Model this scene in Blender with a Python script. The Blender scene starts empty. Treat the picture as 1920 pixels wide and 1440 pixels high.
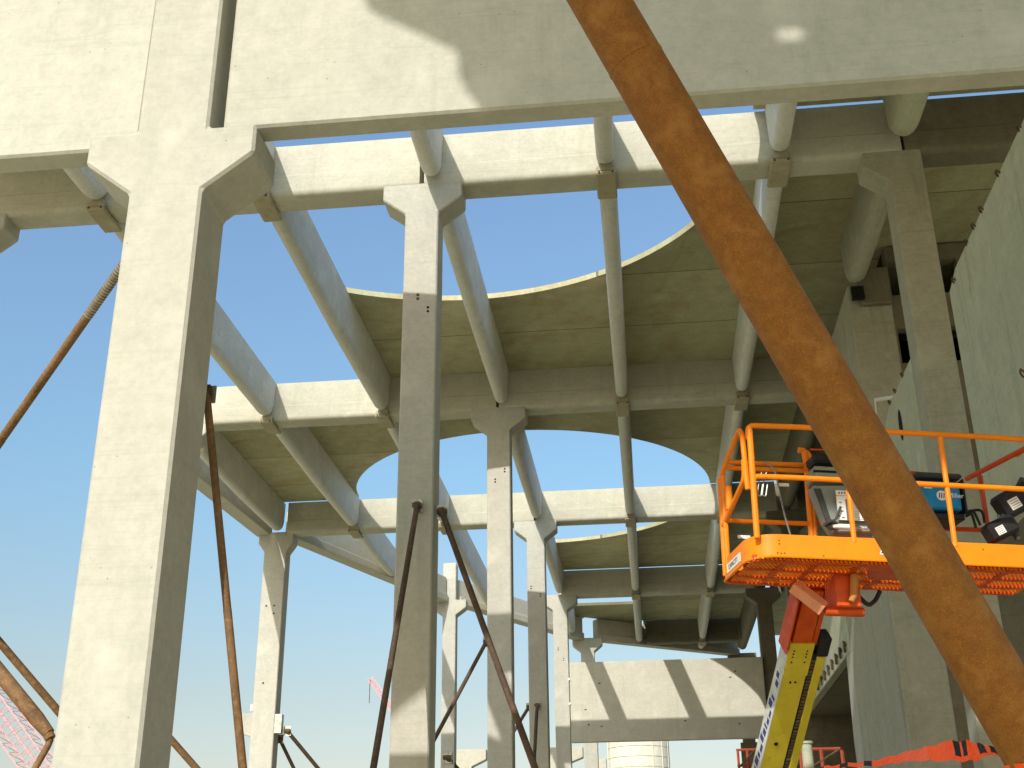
import bpy, bmesh, math, random
from mathutils import Vector, Matrix, Euler
random.seed(7)
S = bpy.context.scene
COL = S.collection
# ------------------------------------------------------------------ camera, sky, sun, exposure
# eye at the origin; ground 1.6 m below; X right along the frames, Y away along the joists
RX = Vector((0.99385559, -0.05296914, -0.09718711))
RY = Vector((0.11027202, 0.39811046, 0.91068554))
RZ = Vector((-0.00954702, -0.91580693, 0.40150532))
F = 2271.0
def ray(x, y):
    v = Vector((x - 960, y - 720, F)); return Vector((RX.dot(v), RY.dot(v), RZ.dot(v)))
def at(x, y, ax, val):
    d = ray(x, y); return d * (val / d[ax])
cam = bpy.data.cameras.new('camera'); co = bpy.data.objects.new('camera', cam); COL.objects.link(co)
rot = Matrix(((RX[0], -RX[1], -RX[2]), (RY[0], -RY[1], -RY[2]), (RZ[0], -RZ[1], -RZ[2])))
co.matrix_world = rot.to_4x4()
cam.sensor_width = 36; cam.lens = F / 1920 * 36; cam.clip_start = 0.05; cam.clip_end = 3000
S.camera = co
S.render.resolution_x = 1024; S.render.resolution_y = 768
SUN = Vector((-0.383, -1.5625, 1.0)).normalized()
W = bpy.data.worlds.new('World'); S.world = W; W.use_nodes = True
nt = W.node_tree; bg = nt.nodes['Background']; sk = nt.nodes.new('ShaderNodeTexSky')
sk.sky_type = 'NISHITA'; sk.sun_disc = False
sk.sun_elevation = math.asin(SUN.z); sk.sun_rotation = math.atan2(SUN.x, SUN.y)
sk.air_density = 1.0; sk.dust_density = 2.2; sk.ozone_density = 1.2; sk.altitude = 0
tcw = nt.nodes.new('ShaderNodeTexCoord'); sxw = nt.nodes.new('ShaderNodeSeparateXYZ'); rw = nt.nodes.new('ShaderNodeValToRGB'); mw = nt.nodes.new('ShaderNodeMix')
mw.data_type = 'RGBA'; mw.blend_type = 'MULTIPLY'; mw.inputs[0].default_value = 1.0
for i_, (p_, c_) in enumerate(((0.02, (.78, .60, .52, 1)), (0.16, (.73, .65, .53, 1)), (0.33, (.72, .85, .80, 1)), (0.62, (.88, .97, 1.0, 1)))):
    if i_ > 1: rw.color_ramp.elements.new(p_)
    rw.color_ramp.elements[i_].position = p_; rw.color_ramp.elements[i_].color = c_
nt.links.new(tcw.outputs['Generated'], sxw.inputs[0]); nt.links.new(sxw.outputs[2], rw.inputs[0])
nt.links.new(sk.outputs[0], mw.inputs[6]); nt.links.new(rw.outputs[0], mw.inputs[7])
nt.links.new(mw.outputs[2], bg.inputs[0]); bg.inputs[1].default_value = 0.15
ld = bpy.data.lights.new('sun', 'SUN'); ld.energy = 2.5; ld.angle = math.radians(0.53); ld.color = (1.0, 0.95, 0.90)
lo = bpy.data.objects.new('sun', ld); COL.objects.link(lo); lo.rotation_euler = SUN.to_track_quat('Z', 'Y').to_euler(); lo.location = (0, -30, 40)
S.view_settings.view_transform = 'Standard'; S.view_settings.look = 'None'
S.view_settings.exposure = 0.75; S.view_settings.gamma = 1.0
GZ = -1.6
ROOF = 12.35   # underside of deck
BB = 11.32     # underside of beams

# ------------------------------------------------------------------ materials
class NT:
    def __init__(s, name):
        s.m = bpy.data.materials.new(name); s.m.use_nodes = True
        s.t = s.m.node_tree; s.b = s.t.nodes['Principled BSDF']
    def n(s, kind, **kw):
        x = s.t.nodes.new(kind)
        for k, v in kw.items():
            if k in x.inputs.keys(): x.inputs[k].default_value = v
            else: setattr(x, k, v)
        return x
    def l(s, a, b): s.t.links.new(a, b)
    def ramp(s, fac, stops):
        r = s.n('ShaderNodeValToRGB'); e = r.color_ramp.elements
        while len(e) < len(stops): e.new(0.5)
        for i, (p, c) in enumerate(stops): e[i].position = p; e[i].color = (*c, 1)
        s.l(fac, r.inputs[0]); return r.outputs[0]
    def mix(s, fac, a, b, mode='MIX'):
        m = s.n('ShaderNodeMix', data_type='RGBA', blend_type=mode)
        for sock, v in ((m.inputs['Factor'], fac), (m.inputs['A'], a), (m.inputs['B'], b)):
            pass
        ins = [i for i in m.inputs if i.type == 'RGBA']
        if isinstance(fac, (int, float)): m.inputs[0].default_value = fac
        else: s.l(fac, m.inputs[0])
        for i, v in ((ins[0], a), (ins[1], b)):
            if isinstance(v, tuple): i.default_value = (*v, 1)
            else: s.l(v, i)
        return [o for o in m.outputs if o.type == 'RGBA'][0]
    def noise(s, vec, scale, detail=5, rough=0.6, stretch=None):
        if stretch:
            mp = s.n('ShaderNodeMapping'); mp.inputs['Scale'].default_value = stretch; s.l(vec, mp.inputs[0]); vec = mp.outputs[0]
        x = s.n('ShaderNodeTexNoise', Scale=scale, Detail=detail, Roughness=rough); s.l(vec, x.inputs['Vector']); return x.outputs['Fac']
    def bump(s, h, strength, dist):
        b = s.n('ShaderNodeBump', Strength=strength, Distance=dist); s.l(h, b.inputs['Height']); s.l(b.outputs[0], s.b.inputs['Normal'])

def concrete(name, c1, c2, dark, seam=None, streak=0.5, pit=1.0, rough=0.9, brown=0.0):
    """cast concrete: cloudy tone, vertical runs, pin holes, form lines; seam=(axis, spacing) draws joints between planks"""
    M = NT(name); tc = M.n('ShaderNodeTexCoord'); v = tc.outputs['Object']
    big = M.noise(v, 0.55, 6, 0.62); mid = M.noise(v, 3.1, 7, 0.7)
    col = M.ramp(big, [(0.32, c2), (0.66, c1)])
    col = M.mix(0.5, col, M.ramp(mid, [(0.3, tuple(x * 0.84 for x in c2)), (0.7, tuple(min(1, x * 1.06) for x in c1))]))
    st = M.noise(v, 2.2, 5, 0.65, (1.7, 1.7, 0.12))
    sr = M.ramp(st, [(0.56, (0, 0, 0)), (0.78, (1, 1, 1))])
    sf = M.n('ShaderNodeMath', operation='MULTIPLY'); M.l(sr, sf.inputs[0]); sf.inputs[1].default_value = streak
    col = M.mix(sf.outputs[0], col, dark)
    # pin holes
    vo = M.n('ShaderNodeTexVoronoi', Scale=9.0); M.l(v, vo.inputs['Vector'])
    gate = M.noise(v, 1.3, 2, 0.5)
    a = M.n('ShaderNodeMath', operation='LESS_THAN'); M.l(vo.outputs['Distance'], a.inputs[0]); a.inputs[1].default_value = 0.075
    g = M.n('ShaderNodeMath', operation='GREATER_THAN'); M.l(gate, g.inputs[0]); g.inputs[1].default_value = 0.56
    pm = M.n('ShaderNodeMath', operation='MULTIPLY'); M.l(a.outputs[0], pm.inputs[0]); M.l(g.outputs[0], pm.inputs[1])
    pm2 = M.n('ShaderNodeMath', operation='MULTIPLY'); M.l(pm.outputs[0], pm2.inputs[0]); pm2.inputs[1].default_value = 0.55 * pit
    col = M.mix(pm2.outputs[0], col, tuple(x * 0.35 for x in dark))
    if brown:
        bn = M.noise(v, 0.8, 5, 0.7); bf = M.ramp(bn, [(0.48, (0, 0, 0)), (0.66, (brown, brown, brown))]); col = M.mix(bf, col, (c2[0] * 0.80, c2[1] * 0.60, c2[2] * 0.45))
    gr = M.noise(v, 14, 5, 0.75); col = M.mix(0.22, col, M.ramp(gr, [(0.32, tuple(x * 0.62 for x in c2)), (0.62, tuple(min(1, x * 1.12) for x in c1))]))
    oi = M.n('ShaderNodeObjectInfo'); tone_ = M.ramp(oi.outputs['Random'], [(0, (0.93, 0.925, 0.90)), (1, (1.03, 1.03, 1.03))]); col = M.mix(1.0, col, tone_, 'MULTIPLY')
    fl_ = M.noise(v, 1.0, 3, 0.5, (0.18, 0.18, 5.5))
    lf = M.ramp(fl_, [(0.485, (0, 0, 0)), (0.5, (1, 1, 1)), (0.515, (0, 0, 0))])
    lm = M.n('ShaderNodeMath', operation='MULTIPLY'); M.l(lf, lm.inputs[0]); M.l(gate, lm.inputs[1])
    lm2 = M.n('ShaderNodeMath', operation='MULTIPLY'); M.l(lm.outputs[0], lm2.inputs[0]); lm2.inputs[1].default_value = 0.45
    col = M.mix(lm2.outputs[0], col, dark)
    bl = M.noise(v, 1.7, 4, 0.55)
    col = M.mix(M.ramp(bl, [(0.57, (0, 0, 0)), (0.72, (0.5, 0.5, 0.5))]), col, tuple(min(1, x * 1.16) for x in c1))
    fine = M.noise(v, 38, 4, 0.6)
    h = M.n('ShaderNodeMath', operation='ADD'); M.l(fine, h.inputs[0]); M.l(mid, h.inputs[1])
    hh = h.outputs[0]
    if seam:
        ax, sp = seam
        sx = M.n('ShaderNodeSeparateXYZ'); M.l(v, sx.inputs[0])
        d = M.n('ShaderNodeMath', operation='DIVIDE'); M.l(sx.outputs[ax], d.inputs[0]); d.inputs[1].default_value = sp
        wob = M.n('ShaderNodeMath', operation='FRACT'); M.l(d.outputs[0], wob.inputs[0])
        lt = M.n('ShaderNodeMath', operation='LESS_THAN'); M.l(wob.outputs[0], lt.inputs[0]); lt.inputs[1].default_value = 0.012
        fl = M.n('ShaderNodeMath', operation='FLOOR'); M.l(d.outputs[0], fl.inputs[0])
        wn = M.n('ShaderNodeTexWhiteNoise', noise_dimensions='1D'); M.l(fl.outputs[0], wn.inputs['W'])
        tone = M.ramp(wn.outputs['Value'], [(0, (0.80, 0.79, 0.74)), (1, (1.0, 1.0, 1.0))])
        col = M.mix(1.0, col, tone, 'MULTIPLY')
        s2 = M.n('ShaderNodeMath', operation='MULTIPLY'); M.l(lt.outputs[0], s2.inputs[0]); s2.inputs[1].default_value = 0.75
        col = M.mix(s2.outputs[0], col, tuple(x * 0.3 for x in dark))
    M.l(col, M.b.inputs['Base Color']); M.b.inputs['Roughness'].default_value = rough
    M.bump(hh, 0.35, 0.006)
    return M.m
C_COL = concrete('pale cast concrete', (0.49, 0.475, 0.412), (0.415, 0.412, 0.35), (0.31, 0.33, 0.275), streak=0.6)
C_BEAM = concrete('cream cast concrete', (0.52, 0.50, 0.41), (0.43, 0.415, 0.33), (0.29, 0.28, 0.19), streak=0.45, pit=1.4)
C_JOIST = concrete('grey cast concrete', (0.68, 0.67, 0.62), (0.58, 0.57, 0.51), (0.38, 0.37, 0.27), streak=0.35, pit=1.3)
C_DECK = concrete('plank deck concrete', (0.50, 0.49, 0.32), (0.385, 0.36, 0.205), (0.27, 0.215, 0.10), seam=('Y', 2.45), streak=0.6, brown=0.6)
C_PANEL = concrete('smooth panel concrete', (0.475, 0.462, 0.395), (0.40, 0.402, 0.335), (0.29, 0.31, 0.25), streak=0.75)
C_WALL = concrete('grey wall concrete', (0.50, 0.52, 0.38), (0.42, 0.44, 0.32), (0.27, 0.28, 0.19), streak=0.9)
C_BACK_SHADE = concrete('interior shade concrete', (0.20, 0.18, 0.12), (0.145, 0.13, 0.08), (0.095, 0.08, 0.045), streak=0.6, brown=0.5)  # concrete darkened in its colour to stand in for the dim interior
C_SEAT = concrete('brown stained grout', (0.42, 0.38, 0.26), (0.32, 0.28, 0.18), (0.15, 0.11, 0.06), streak=0.8, pit=2)
C_PIER_SHADE = concrete('shade-darkened pier concrete', (0.40, 0.39, 0.30), (0.33, 0.325, 0.24), (0.20, 0.19, 0.13), streak=0.9)  # darker copy of the wall concrete, shade painted into column, pier and joist
C_LOW = concrete('spandrel concrete', (0.54, 0.53, 0.44), (0.48, 0.465, 0.38), (0.38, 0.34, 0.27), streak=0.7)

def rust(name, dk, md, lt, scale=1.0, seedz=0.0):
    M = NT(name); tc = M.n('ShaderNodeTexCoord'); v = tc.outputs['Object']
    n1 = M.noise(v, 3.2 * scale, 8, 0.68); n2 = M.noise(v, 26 * scale, 5, 0.7); n3 = M.noise(v, 1.1 * scale, 4, 0.6)
    col = M.ramp(n1, [(0.30, dk), (0.5, md), (0.70, lt)])
    col = M.mix(0.55, col, M.ramp(n2, [(0.33, dk), (0.55, md), (0.74, tuple(min(1, x * 1.5) for x in lt))]))
    col = M.mix(M.ramp(n3, [(0.5, (0, 0, 0)), (0.72, (0.45, 0.45, 0.45))]), col, tuple(x * 1.25 + 0.02 for x in lt))
    M.l(col, M.b.inputs['Base Color']); M.b.inputs['Roughness'].default_value = 0.82; M.b.inputs['Metallic'].default_value = 0.05
    M.bump(n2, 0.5, 0.004); return M.m
RUST = rust('rusty steel pipe', (0.14, 0.043, 0.004), (0.245, 0.092, 0.006), (0.33, 0.150, 0.018), 5.0)
RUST_D = rust('dark rusty steel', (0.035, 0.024, 0.018), (0.085, 0.052, 0.030), (0.19, 0.12, 0.065), 1.0)
RUST_M = rust('brown rusty steel', (0.07, 0.035, 0.016), (0.17, 0.09, 0.032), (0.27, 0.155, 0.07), 1.0)

def paint(name, c, c2=None, rough=0.4, wear=0.15, metal=0.0, wc=(0.25, 0.12, 0.05), scale=6):
    M = NT(name); tc = M.n('ShaderNodeTexCoord'); v = tc.outputs['Object']
    n = M.noise(v, scale, 6, 0.65); c2 = c2 or tuple(x * 0.82 for x in c)
    col = M.ramp(n, [(0.35, c2), (0.62, c)])
    w = M.noise(v, scale * 4.3, 6, 0.7)
    col = M.mix(M.ramp(w, [(0.60, (0, 0, 0)), (0.66, (wear, wear, wear))]), col, wc)
    M.l(col, M.b.inputs['Base Color']); M.b.inputs['Metallic'].default_value = metal
    M.b.inputs['Specular IOR Level'].default_value = 0.3; r = M.ramp(n, [(0.3, (rough + 0.15,) * 3), (0.7, (rough,) * 3)]); M.l(r, M.b.inputs['Roughness'])
    return M.m
ORANGE = paint('orange paint', (0.88, 0.25, 0.002), (0.84, 0.22, 0.002), 0.4, 0.3)
ORANGE_R = paint('red orange paint', (0.62, 0.085, 0.008), (0.50, 0.06, 0.006), 0.4, 0.4)
YELLOW = paint('yellow paint', (0.62, 0.50, 0.035), (0.52, 0.41, 0.03), 0.45, 0.4, scale=3)
WHITEP = paint('white lettered strip', (0.62, 0.62, 0.56), (0.50, 0.50, 0.46), 0.5, 0.8, wc=(0.18, 0.18, 0.24), scale=9)
BLACK = paint('black plastic', (0.018, 0.018, 0.020), (0.012, 0.012, 0.013), 0.5, 0.1)
DGREY = paint('dark grey plastic', (0.05, 0.055, 0.05), None, 0.5, 0.1)
MGREY = paint('grey box paint', (0.26, 0.28, 0.25), (0.21, 0.23, 0.21), 0.45, 0.15)
BLUE = paint('blue welder paint', (0.004, 0.22, 0.50), (0.004, 0.18, 0.42), 0.35, 0.05)
PAPER = paint('white paper', (0.78, 0.78, 0.74), (0.72, 0.72, 0.68), 0.6, 0.0)
INK = paint('grey ink', (0.16, 0.16, 0.17), None, 0.7, 0)
INKB = paint('blue ink', (0.05, 0.06, 0.22), None, 0.7, 0)
STEEL = paint('galvanised steel', (0.45, 0.45, 0.40), (0.25, 0.24, 0.19), 0.35, 0.5, metal=0.7, scale=14)
REDP = paint('red oxide paint', (0.40, 0.07, 0.03), (0.30, 0.06, 0.03), 0.6, 0.3)
PINK = paint('faded red crane paint', (0.72, 0.36, 0.36), (0.66, 0.32, 0.32), 0.5, 0.0)
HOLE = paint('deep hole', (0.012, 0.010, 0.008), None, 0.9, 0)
SILO = concrete('cream silo cladding', (0.66, 0.63, 0.52), (0.60, 0.58, 0.47), (0.50, 0.47, 0.38), streak=0.3, pit=0)
TAPE = paint('orange barrier tape', (0.95, 0.11, 0.012), (0.90, 0.085, 0.01), 0.3, 0.0)
RUBBER = paint('tyre rubber', (0.03, 0.03, 0.03), None, 0.8, 0.1)
def ground_mat():
    M = NT('packed sandy ground'); tc = M.n('ShaderNodeTexCoord'); v = tc.outputs['Object']
    n = M.noise(v, 0.25, 8, 0.65); n2 = M.noise(v, 6, 6, 0.7)
    col = M.ramp(n, [(0.35, (0.42, 0.385, 0.23)), (0.65, (0.55, 0.505, 0.32))])
    col = M.mix(0.4, col, M.ramp(n2, [(0.3, (0.32, 0.28, 0.17)), (0.7, (0.54, 0.48, 0.31))]))
    M.l(col, M.b.inputs['Base Color']); M.b.inputs['Roughness'].default_value = 0.95; M.bump(n2, 0.6, 0.03); return M.m
GROUND = ground_mat()

# ------------------------------------------------------------------ object helpers
def tag(o, label, cat=None, group=None, kind=None):
    if label: o['label'] = label
    if cat: o['category'] = cat
    if group: o['group'] = group
    if kind: o['kind'] = kind
    return o
def thing(name, base, label, cat, group=None):
    o = bpy.data.objects.new(name, None); COL.objects.link(o); o.location = base; o.empty_display_size = 0.3
    return tag(o, label, cat, group)
def obase(o):
    p = Vector(o.location)
    while o.parent: o = o.parent; p += Vector(o.location)
    return p
def mesh(name, bm, mat, parent=None, base=None, bevel=0, smooth=False, label=None):
    """bm in world coordinates; becomes a top-level mesh (origin at base) or a part of parent"""
    if bevel:
        bmesh.ops.remove_doubles(bm, verts=bm.verts, dist=1e-5)
        bm.normal_update()
        ed = [e for e in bm.edges if len(e.link_faces) == 2 and e.calc_face_angle(0) > 0.5]
        bmesh.ops.bevel(bm, geom=ed, offset=bevel, segments=1, affect='EDGES', clamp_overlap=True)
    bmesh.ops.recalc_face_normals(bm, faces=bm.faces)
    off = obase(parent) if parent else Vector(base if base is not None else (0, 0, 0))
    bmesh.ops.translate(bm, verts=bm.verts, vec=-off)
    me = bpy.data.meshes.new(name); bm.to_mesh(me); bm.free()
    mats = mat if isinstance(mat, (list, tuple)) else [mat]
    for m in mats: me.materials.append(m)
    if smooth:
        me.polygons.foreach_set('use_smooth', [True] * len(me.polygons))
        try: me.set_sharp_from_angle(angle=math.radians(35))
        except Exception: pass
    o = bpy.data.objects.new(name, me); COL.objects.link(o)
    if parent: o.parent = parent
    else: o.location = off
    if label: o['label'] = label
    return o
def box(bm, x0, x1, y0, y1, z0, z1, M=None, mi=0):
    vs = [Vector((x, y, z)) for z in (z0, z1) for y in (y0, y1) for x in (x0, x1)]
    if M: vs = [M @ v for v in vs]
    v = [bm.verts.new(p) for p in vs]
    for f in ((0, 2, 3, 1), (4, 5, 7, 6), (0, 1, 5, 4), (2, 6, 7, 3), (0, 4, 6, 2), (1, 3, 7, 5)):
        bm.faces.new([v[i] for i in f]).material_index = mi
def prism(bm, pts, axis, a, b, M=None, mi=0):
    """polygon pts (in the two other axes, in order) extruded along axis from a to b"""
    def mk(p, t):
        q = [0, 0, 0]; o = [i for i in range(3) if i != axis]
        q[o[0]], q[o[1]], q[axis] = p[0], p[1], t
        q = Vector(q); return M @ q if M else q
    A = [bm.verts.new(mk(p, a)) for p in pts]; B = [bm.verts.new(mk(p, b)) for p in pts]
    bm.faces.new(A).material_index = mi; bm.faces.new(B[::-1]).material_index = mi
    n = len(pts)
    for i in range(n): bm.faces.new((A[i], B[i], B[(i + 1) % n], A[(i + 1) % n])).material_index = mi
def loft(bm, rings, cap=True, mi=0):
    R = [[bm.verts.new(p) for p in r] for r in rings]; n = len(R[0])
    for a, b in zip(R, R[1:]):
        for i in range(n): bm.faces.new((a[i], a[(i + 1) % n], b[(i + 1) % n], b[i])).material_index = mi
    if cap: bm.faces.new(R[0][::-1]).material_index = mi; bm.faces.new(R[-1]).material_index = mi
def tube(bm, pts, r, n=10, cap=True, mi=0):
    pts = [Vector(p) for p in pts]; rings = []
    up = Vector((0, 0, 1)); prev = None
    for i, p in enumerate(pts):
        t = (pts[min(i + 1, len(pts) - 1)] - pts[max(i - 1, 0)]).normalized()
        if prev is None:
            a = t.cross(up)
            if a.length < 0.05: a = t.cross(Vector((1, 0, 0)))
            a.normalize()
        else:
            a = (prev - t * prev.dot(t)).normalized()
        prev = a; b = t.cross(a)
        rr = r[i] if isinstance(r, (list, tuple)) else r
        rings.append([p + (a * math.cos(k * 2 * math.pi / n) + b * math.sin(k * 2 * math.pi / n)) * rr for k in range(n)])
    loft(bm, rings, cap, mi)
def bend(pts, rad=0.06, seg=5):
    """round the corners of a polyline"""
    pts = [Vector(p) for p in pts]; out = [pts[0]]
    for a, p, b in zip(pts, pts[1:], pts[2:]):
        d1 = (a - p); d2 = (b - p); r = min(rad, d1.length * 0.45, d2.length * 0.45)
        s = p + d1.normalized() * r; e = p + d2.normalized() * r
        for k in range(seg + 1):
            t = k / seg; out.append(s * (1 - t) ** 2 + p * 2 * t * (1 - t) + e * t * t)
    out.append(pts[-1]); return out
def text_bm(body, size, M, depth=0.0015):
    cu = bpy.data.curves.new('lettering', 'FONT'); cu.body = body; cu.size = size; cu.extrude = depth; cu.align_x = 'CENTER'; cu.align_y = 'CENTER'
    o = bpy.data.objects.new('lettering', cu); COL.objects.link(o)
    dg = bpy.context.evaluated_depsgraph_get(); me = bpy.data.meshes.new_from_object(o.evaluated_get(dg))
    bpy.data.objects.remove(o); bpy.data.curves.remove(cu)
    bm = bmesh.new(); bm.from_mesh(me); bpy.data.meshes.remove(me); bmesh.ops.transform(bm, matrix=M, verts=bm.verts); return bm
NB = lambda: bmesh.new()

# ------------------------------------------------------------------ ground
bm = NB(); N = 40
box(bm, -900, 900, -500, 1600, GZ - 1, GZ)
tag(mesh('ground', bm, GROUND), 'packed sandy ground of the building site', None, None, 'structure')

# ------------------------------------------------------------------ columns
CW, CD = 0.28, 0.53        # half width, depth
def column(X, Y, label, head=True, top=11.40, hb=10.80, sides=(1, 1), holes=(), extra_top=None, hw=0.67, cd=CD, w=CW, mat=None, hdepth=0.0, group='square precast columns'):
    t = thing('concrete_column', (X, Y + cd / 2, GZ), label, 'column', group)
    bm = NB()
    zt = extra_top if extra_top else top
    if head:
        L_, R_ = sides; pts = [(X - w, GZ - 0.5), (X + w, GZ - 0.5)]
        if R_: pts += [(X + w, hb), (X + hw, hb + 0.30), (X + hw, top)]
        if zt > top + 0.01:
            if R_: pts += [(X + w, top)]
            pts += [(X + w, zt), (X - w, zt)]
            if L_: pts += [(X - w, top)]
        elif not R_: pts += [(X + w, top)]
        if L_: pts += [(X - hw, top), (X - hw, hb + 0.30), (X - w, hb)]
        elif zt <= top + 0.01: pts += [(X - w, top)]
        prism(bm, pts, 1, Y, Y + cd)
    else: box(bm, X - w, X + w, Y, Y + cd, GZ - 0.5, zt)
    mesh('shaft', bm, mat or C_COL, t, bevel=0.022)
    for (x, z, kind) in holes:
        bm = NB()
        # cast-in lifting socket: a pair of recess discs
        for dz, dx in ((0.035, 0.0), (-0.035, 0.0)):
            tube(bm, [(x + dx, Y - 0.004, z + dz), (x + dx, Y + 0.05, z + dz)], 0.028 if kind else 0.022, 10)
        mesh('lifting_socket', bm, HOLE if not kind else RUST_D, t)
    return t
lit = 'pale square column'
column(-3.40, -2.0, 'square column standing behind the viewer on the same row')
c1 = column(-3.435, 7.5, 'huge nearest column at left, with upper shaft running out of the top of the picture', top=5.62, hb=5.06, extra_top=11.3, w=0.286)
column(-3.33, 17.2, 'tall column in the middle, second of its row, holding the two rusty props', holes=[(-3.36, 9.22, 1), (-3.19, 8.98, 0)])
column(-3.25, 27.2, 'third column of the middle row, its head in deck shade and a bright band below', holes=[(-3.10, 9.75, 0), (-3.33, 9.50, 0)])
column(-3.22, 36.6, 'fourth column of the middle row, sunlit above and shaded below', holes=[(-3.38, 9.25, 0), (-3.10, 9.0, 0)])
column(-3.18, 46.4, 'fifth and thinnest looking column of the middle row, beside the hanging wall panel', holes=[(-3.28, 9.3, 0), (-3.08, 8.9, 0)])
column(-11.40, 17.2, 'column at the left edge, only its dark corbel showing', group='square precast columns')
column(-11.28, 27.2, 'column behind the nearest column, under the left end of the third beam')
o4 = column(-11.62, 36.7, 'leaning looking lone column left of centre where the edge beams meet', hb=10.75, hw=0.57, w=0.36)
for (x0, x1, y0, y1, z0, z1, nm) in ((-12.40, -11.955, 36.8, 37.2, 5.15, 5.72, 'bracket'), (-12.06, -11.955, 36.72, 36.9, 5.78, 5.98, 'bracket'), (-11.29, -11.05, 36.72, 36.95, 5.10, 5.66, 'bracket')):
    bm = NB(); w = (x1 - x0)
    prism(bm, [(x0, z1), (x1, z1), (x1, z0 - 0.3 * w), (x0, z0)] if x0 < -11.5 else [(x0, z1), (x1, z1), (x1, z0), (x0, z0)], 1, y0, y1)
    mesh('bracket', bm, C_COL if x0 < -12.2 else STEEL, o4)
for (x, z) in ((-11.78, 9.0), (-11.52, 9.0), (-11.52, 8.75), (-11.70, 6.6)):
    bm = NB(); tube(bm, [(x, 36.69, z), (x, 36.75, z)], 0.03, 8); mesh('lifting_socket', bm, HOLE, o4)
column(-7.55, 46.6, 'slim far column seen just right of the middle column, with a raised head', extra_top=12.9, w=0.26)
column(-2.55, 54.6, 'far column with splayed head above the hanging wall panel', w=0.3)
column(4.63, 17.2, 'shaded column at right, its splayed head under the dark deck', holes=[], hb=10.80, w=0.275, mat=C_PIER_SHADE, sides=(1, 0))
column(4.63, 36.6, 'dark far column just left of the lift boom', mat=C_BACK_SHADE)
column(4.63, 46.4, 'small dark far column at the right end of the hanging wall panel', mat=C_BACK_SHADE)
column(4.63, 59.2, 'farthest dark column under the right end of the edge beam', mat=C_BACK_SHADE)
column(12.5, 17.2, 'shaded column deep inside on the right', mat=C_BACK_SHADE)
column(12.5, 27.2, 'dark column in the far right interior', mat=C_BACK_SHADE)

# ------------------------------------------------------------------ transverse beams
def rbeam_profile(y0, y1, z0, z1, r=0.11):
    p = [(y0, z1), (y0, z0 + 0.42), (y0 - 0.012, z0 + 0.405), (y0 - 0.012, z0 + r)]
    for k in range(1, 6):
        a = k * math.pi / 2 / 6; p.append((y0 - 0.012 + r - r * math.cos(a), z0 + r - r * math.sin(a)))
    p += [(y0 - 0.012 + r, z0), (y1 - r, z0)]
    for k in range(1, 6):
        a = k * math.pi / 2 / 6; p.append((y1 - r + r * math.sin(a), z0 + r - r * math.cos(a)))
    p += [(y1, z0 + r), (y1, z1)]
    return p
def beam(X0, X1, Y, label, z0=BB, z1=ROOF - 0.006, ledges=(), th=0.56, group='transverse beams under the roof deck', mat=None):
    t = thing('concrete_beam', ((X0 + X1) / 2, Y + th / 2, z0), label, 'beam', group)
    bm = NB(); prism(bm, rbeam_profile(Y, Y + th, z0, z1), 0, X0, X1); mesh('web', bm, mat or C_BEAM, t, smooth=True)
    for x in ledges:
        bm = NB()
        box(bm, x - 0.17, x + 0.17, Y - 0.13, Y + th + 0.12, z0 - 0.075, z0 - 0.002)
        mesh('joist_seat', bm, C_SEAT, t, bevel=0.025)
        bm = NB(); prism(bm, [(x - .15, z0), (x + .15, z0), (x + .165, z0 + .10), (x + .09, z0 + .17), (x - .08, z0 + .15), (x - .165, z0 + .09)], 1, Y - 0.10, Y - 0.014); mesh('grout_collar', bm, C_SEAT, t, bevel=0.02)
        for s in (-1, 1):
            bm = NB(); tube(bm, [(x + s * 0.11, Y - 0.14, z0 - 0.04), (x + s * 0.11, Y - 0.125, z0 - 0.04)], 0.02, 8); mesh('bolt', bm, RUST_D, t)
    return t
TX = {'A': -9.05, 'B': -6.12, 'C': -3.15, 'D': -0.22, 'E': 2.65}
nm = {17.2: 'second', 27.2: 'third', 36.6: 'fourth', 46.4: 'fifth'}
beam(-11.75, -3.38, 17.2, 'second frame beam, left length, shaded at its far left and bright beside the nearest column', ledges=(TX['A'], TX['B']))
beam(-3.30, 4.61, 17.2, 'bright sunlit second frame beam right of the middle column, with a thin shadow stripe', ledges=(TX['D'], TX['E']))
beam(4.66, 12.5, 17.2, 'dark second frame beam in the upper right interior', mat=C_BACK_SHADE)
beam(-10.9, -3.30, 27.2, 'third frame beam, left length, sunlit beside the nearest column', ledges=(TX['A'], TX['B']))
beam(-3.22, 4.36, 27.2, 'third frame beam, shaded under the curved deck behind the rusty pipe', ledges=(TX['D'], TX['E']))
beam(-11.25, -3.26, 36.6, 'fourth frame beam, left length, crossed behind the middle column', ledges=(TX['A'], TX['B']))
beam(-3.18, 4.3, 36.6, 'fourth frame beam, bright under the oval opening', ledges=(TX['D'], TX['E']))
beam(4.95, 12.5, 36.6, 'fourth frame beam, dark length behind the lift basket', mat=C_BACK_SHADE)
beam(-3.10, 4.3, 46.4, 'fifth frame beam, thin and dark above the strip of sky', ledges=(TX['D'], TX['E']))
beam(4.95, 12.5, 46.4, 'fifth frame beam, dark far length behind the lift boom', mat=C_BACK_SHADE)
beam(0.1, 4.3, 55.8, 'last dark cross beam just before the slanting edge beam', ledges=(TX['E'],), mat=C_BACK_SHADE)
# frame at the roof above the nearest column and the one behind the viewer
beam(-11.75, -3.42, 7.5, 'first frame roof beam above the picture on the left')
beam(-3.38, 12.5, 7.5, 'first frame roof beam above the picture on the right')

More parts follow.
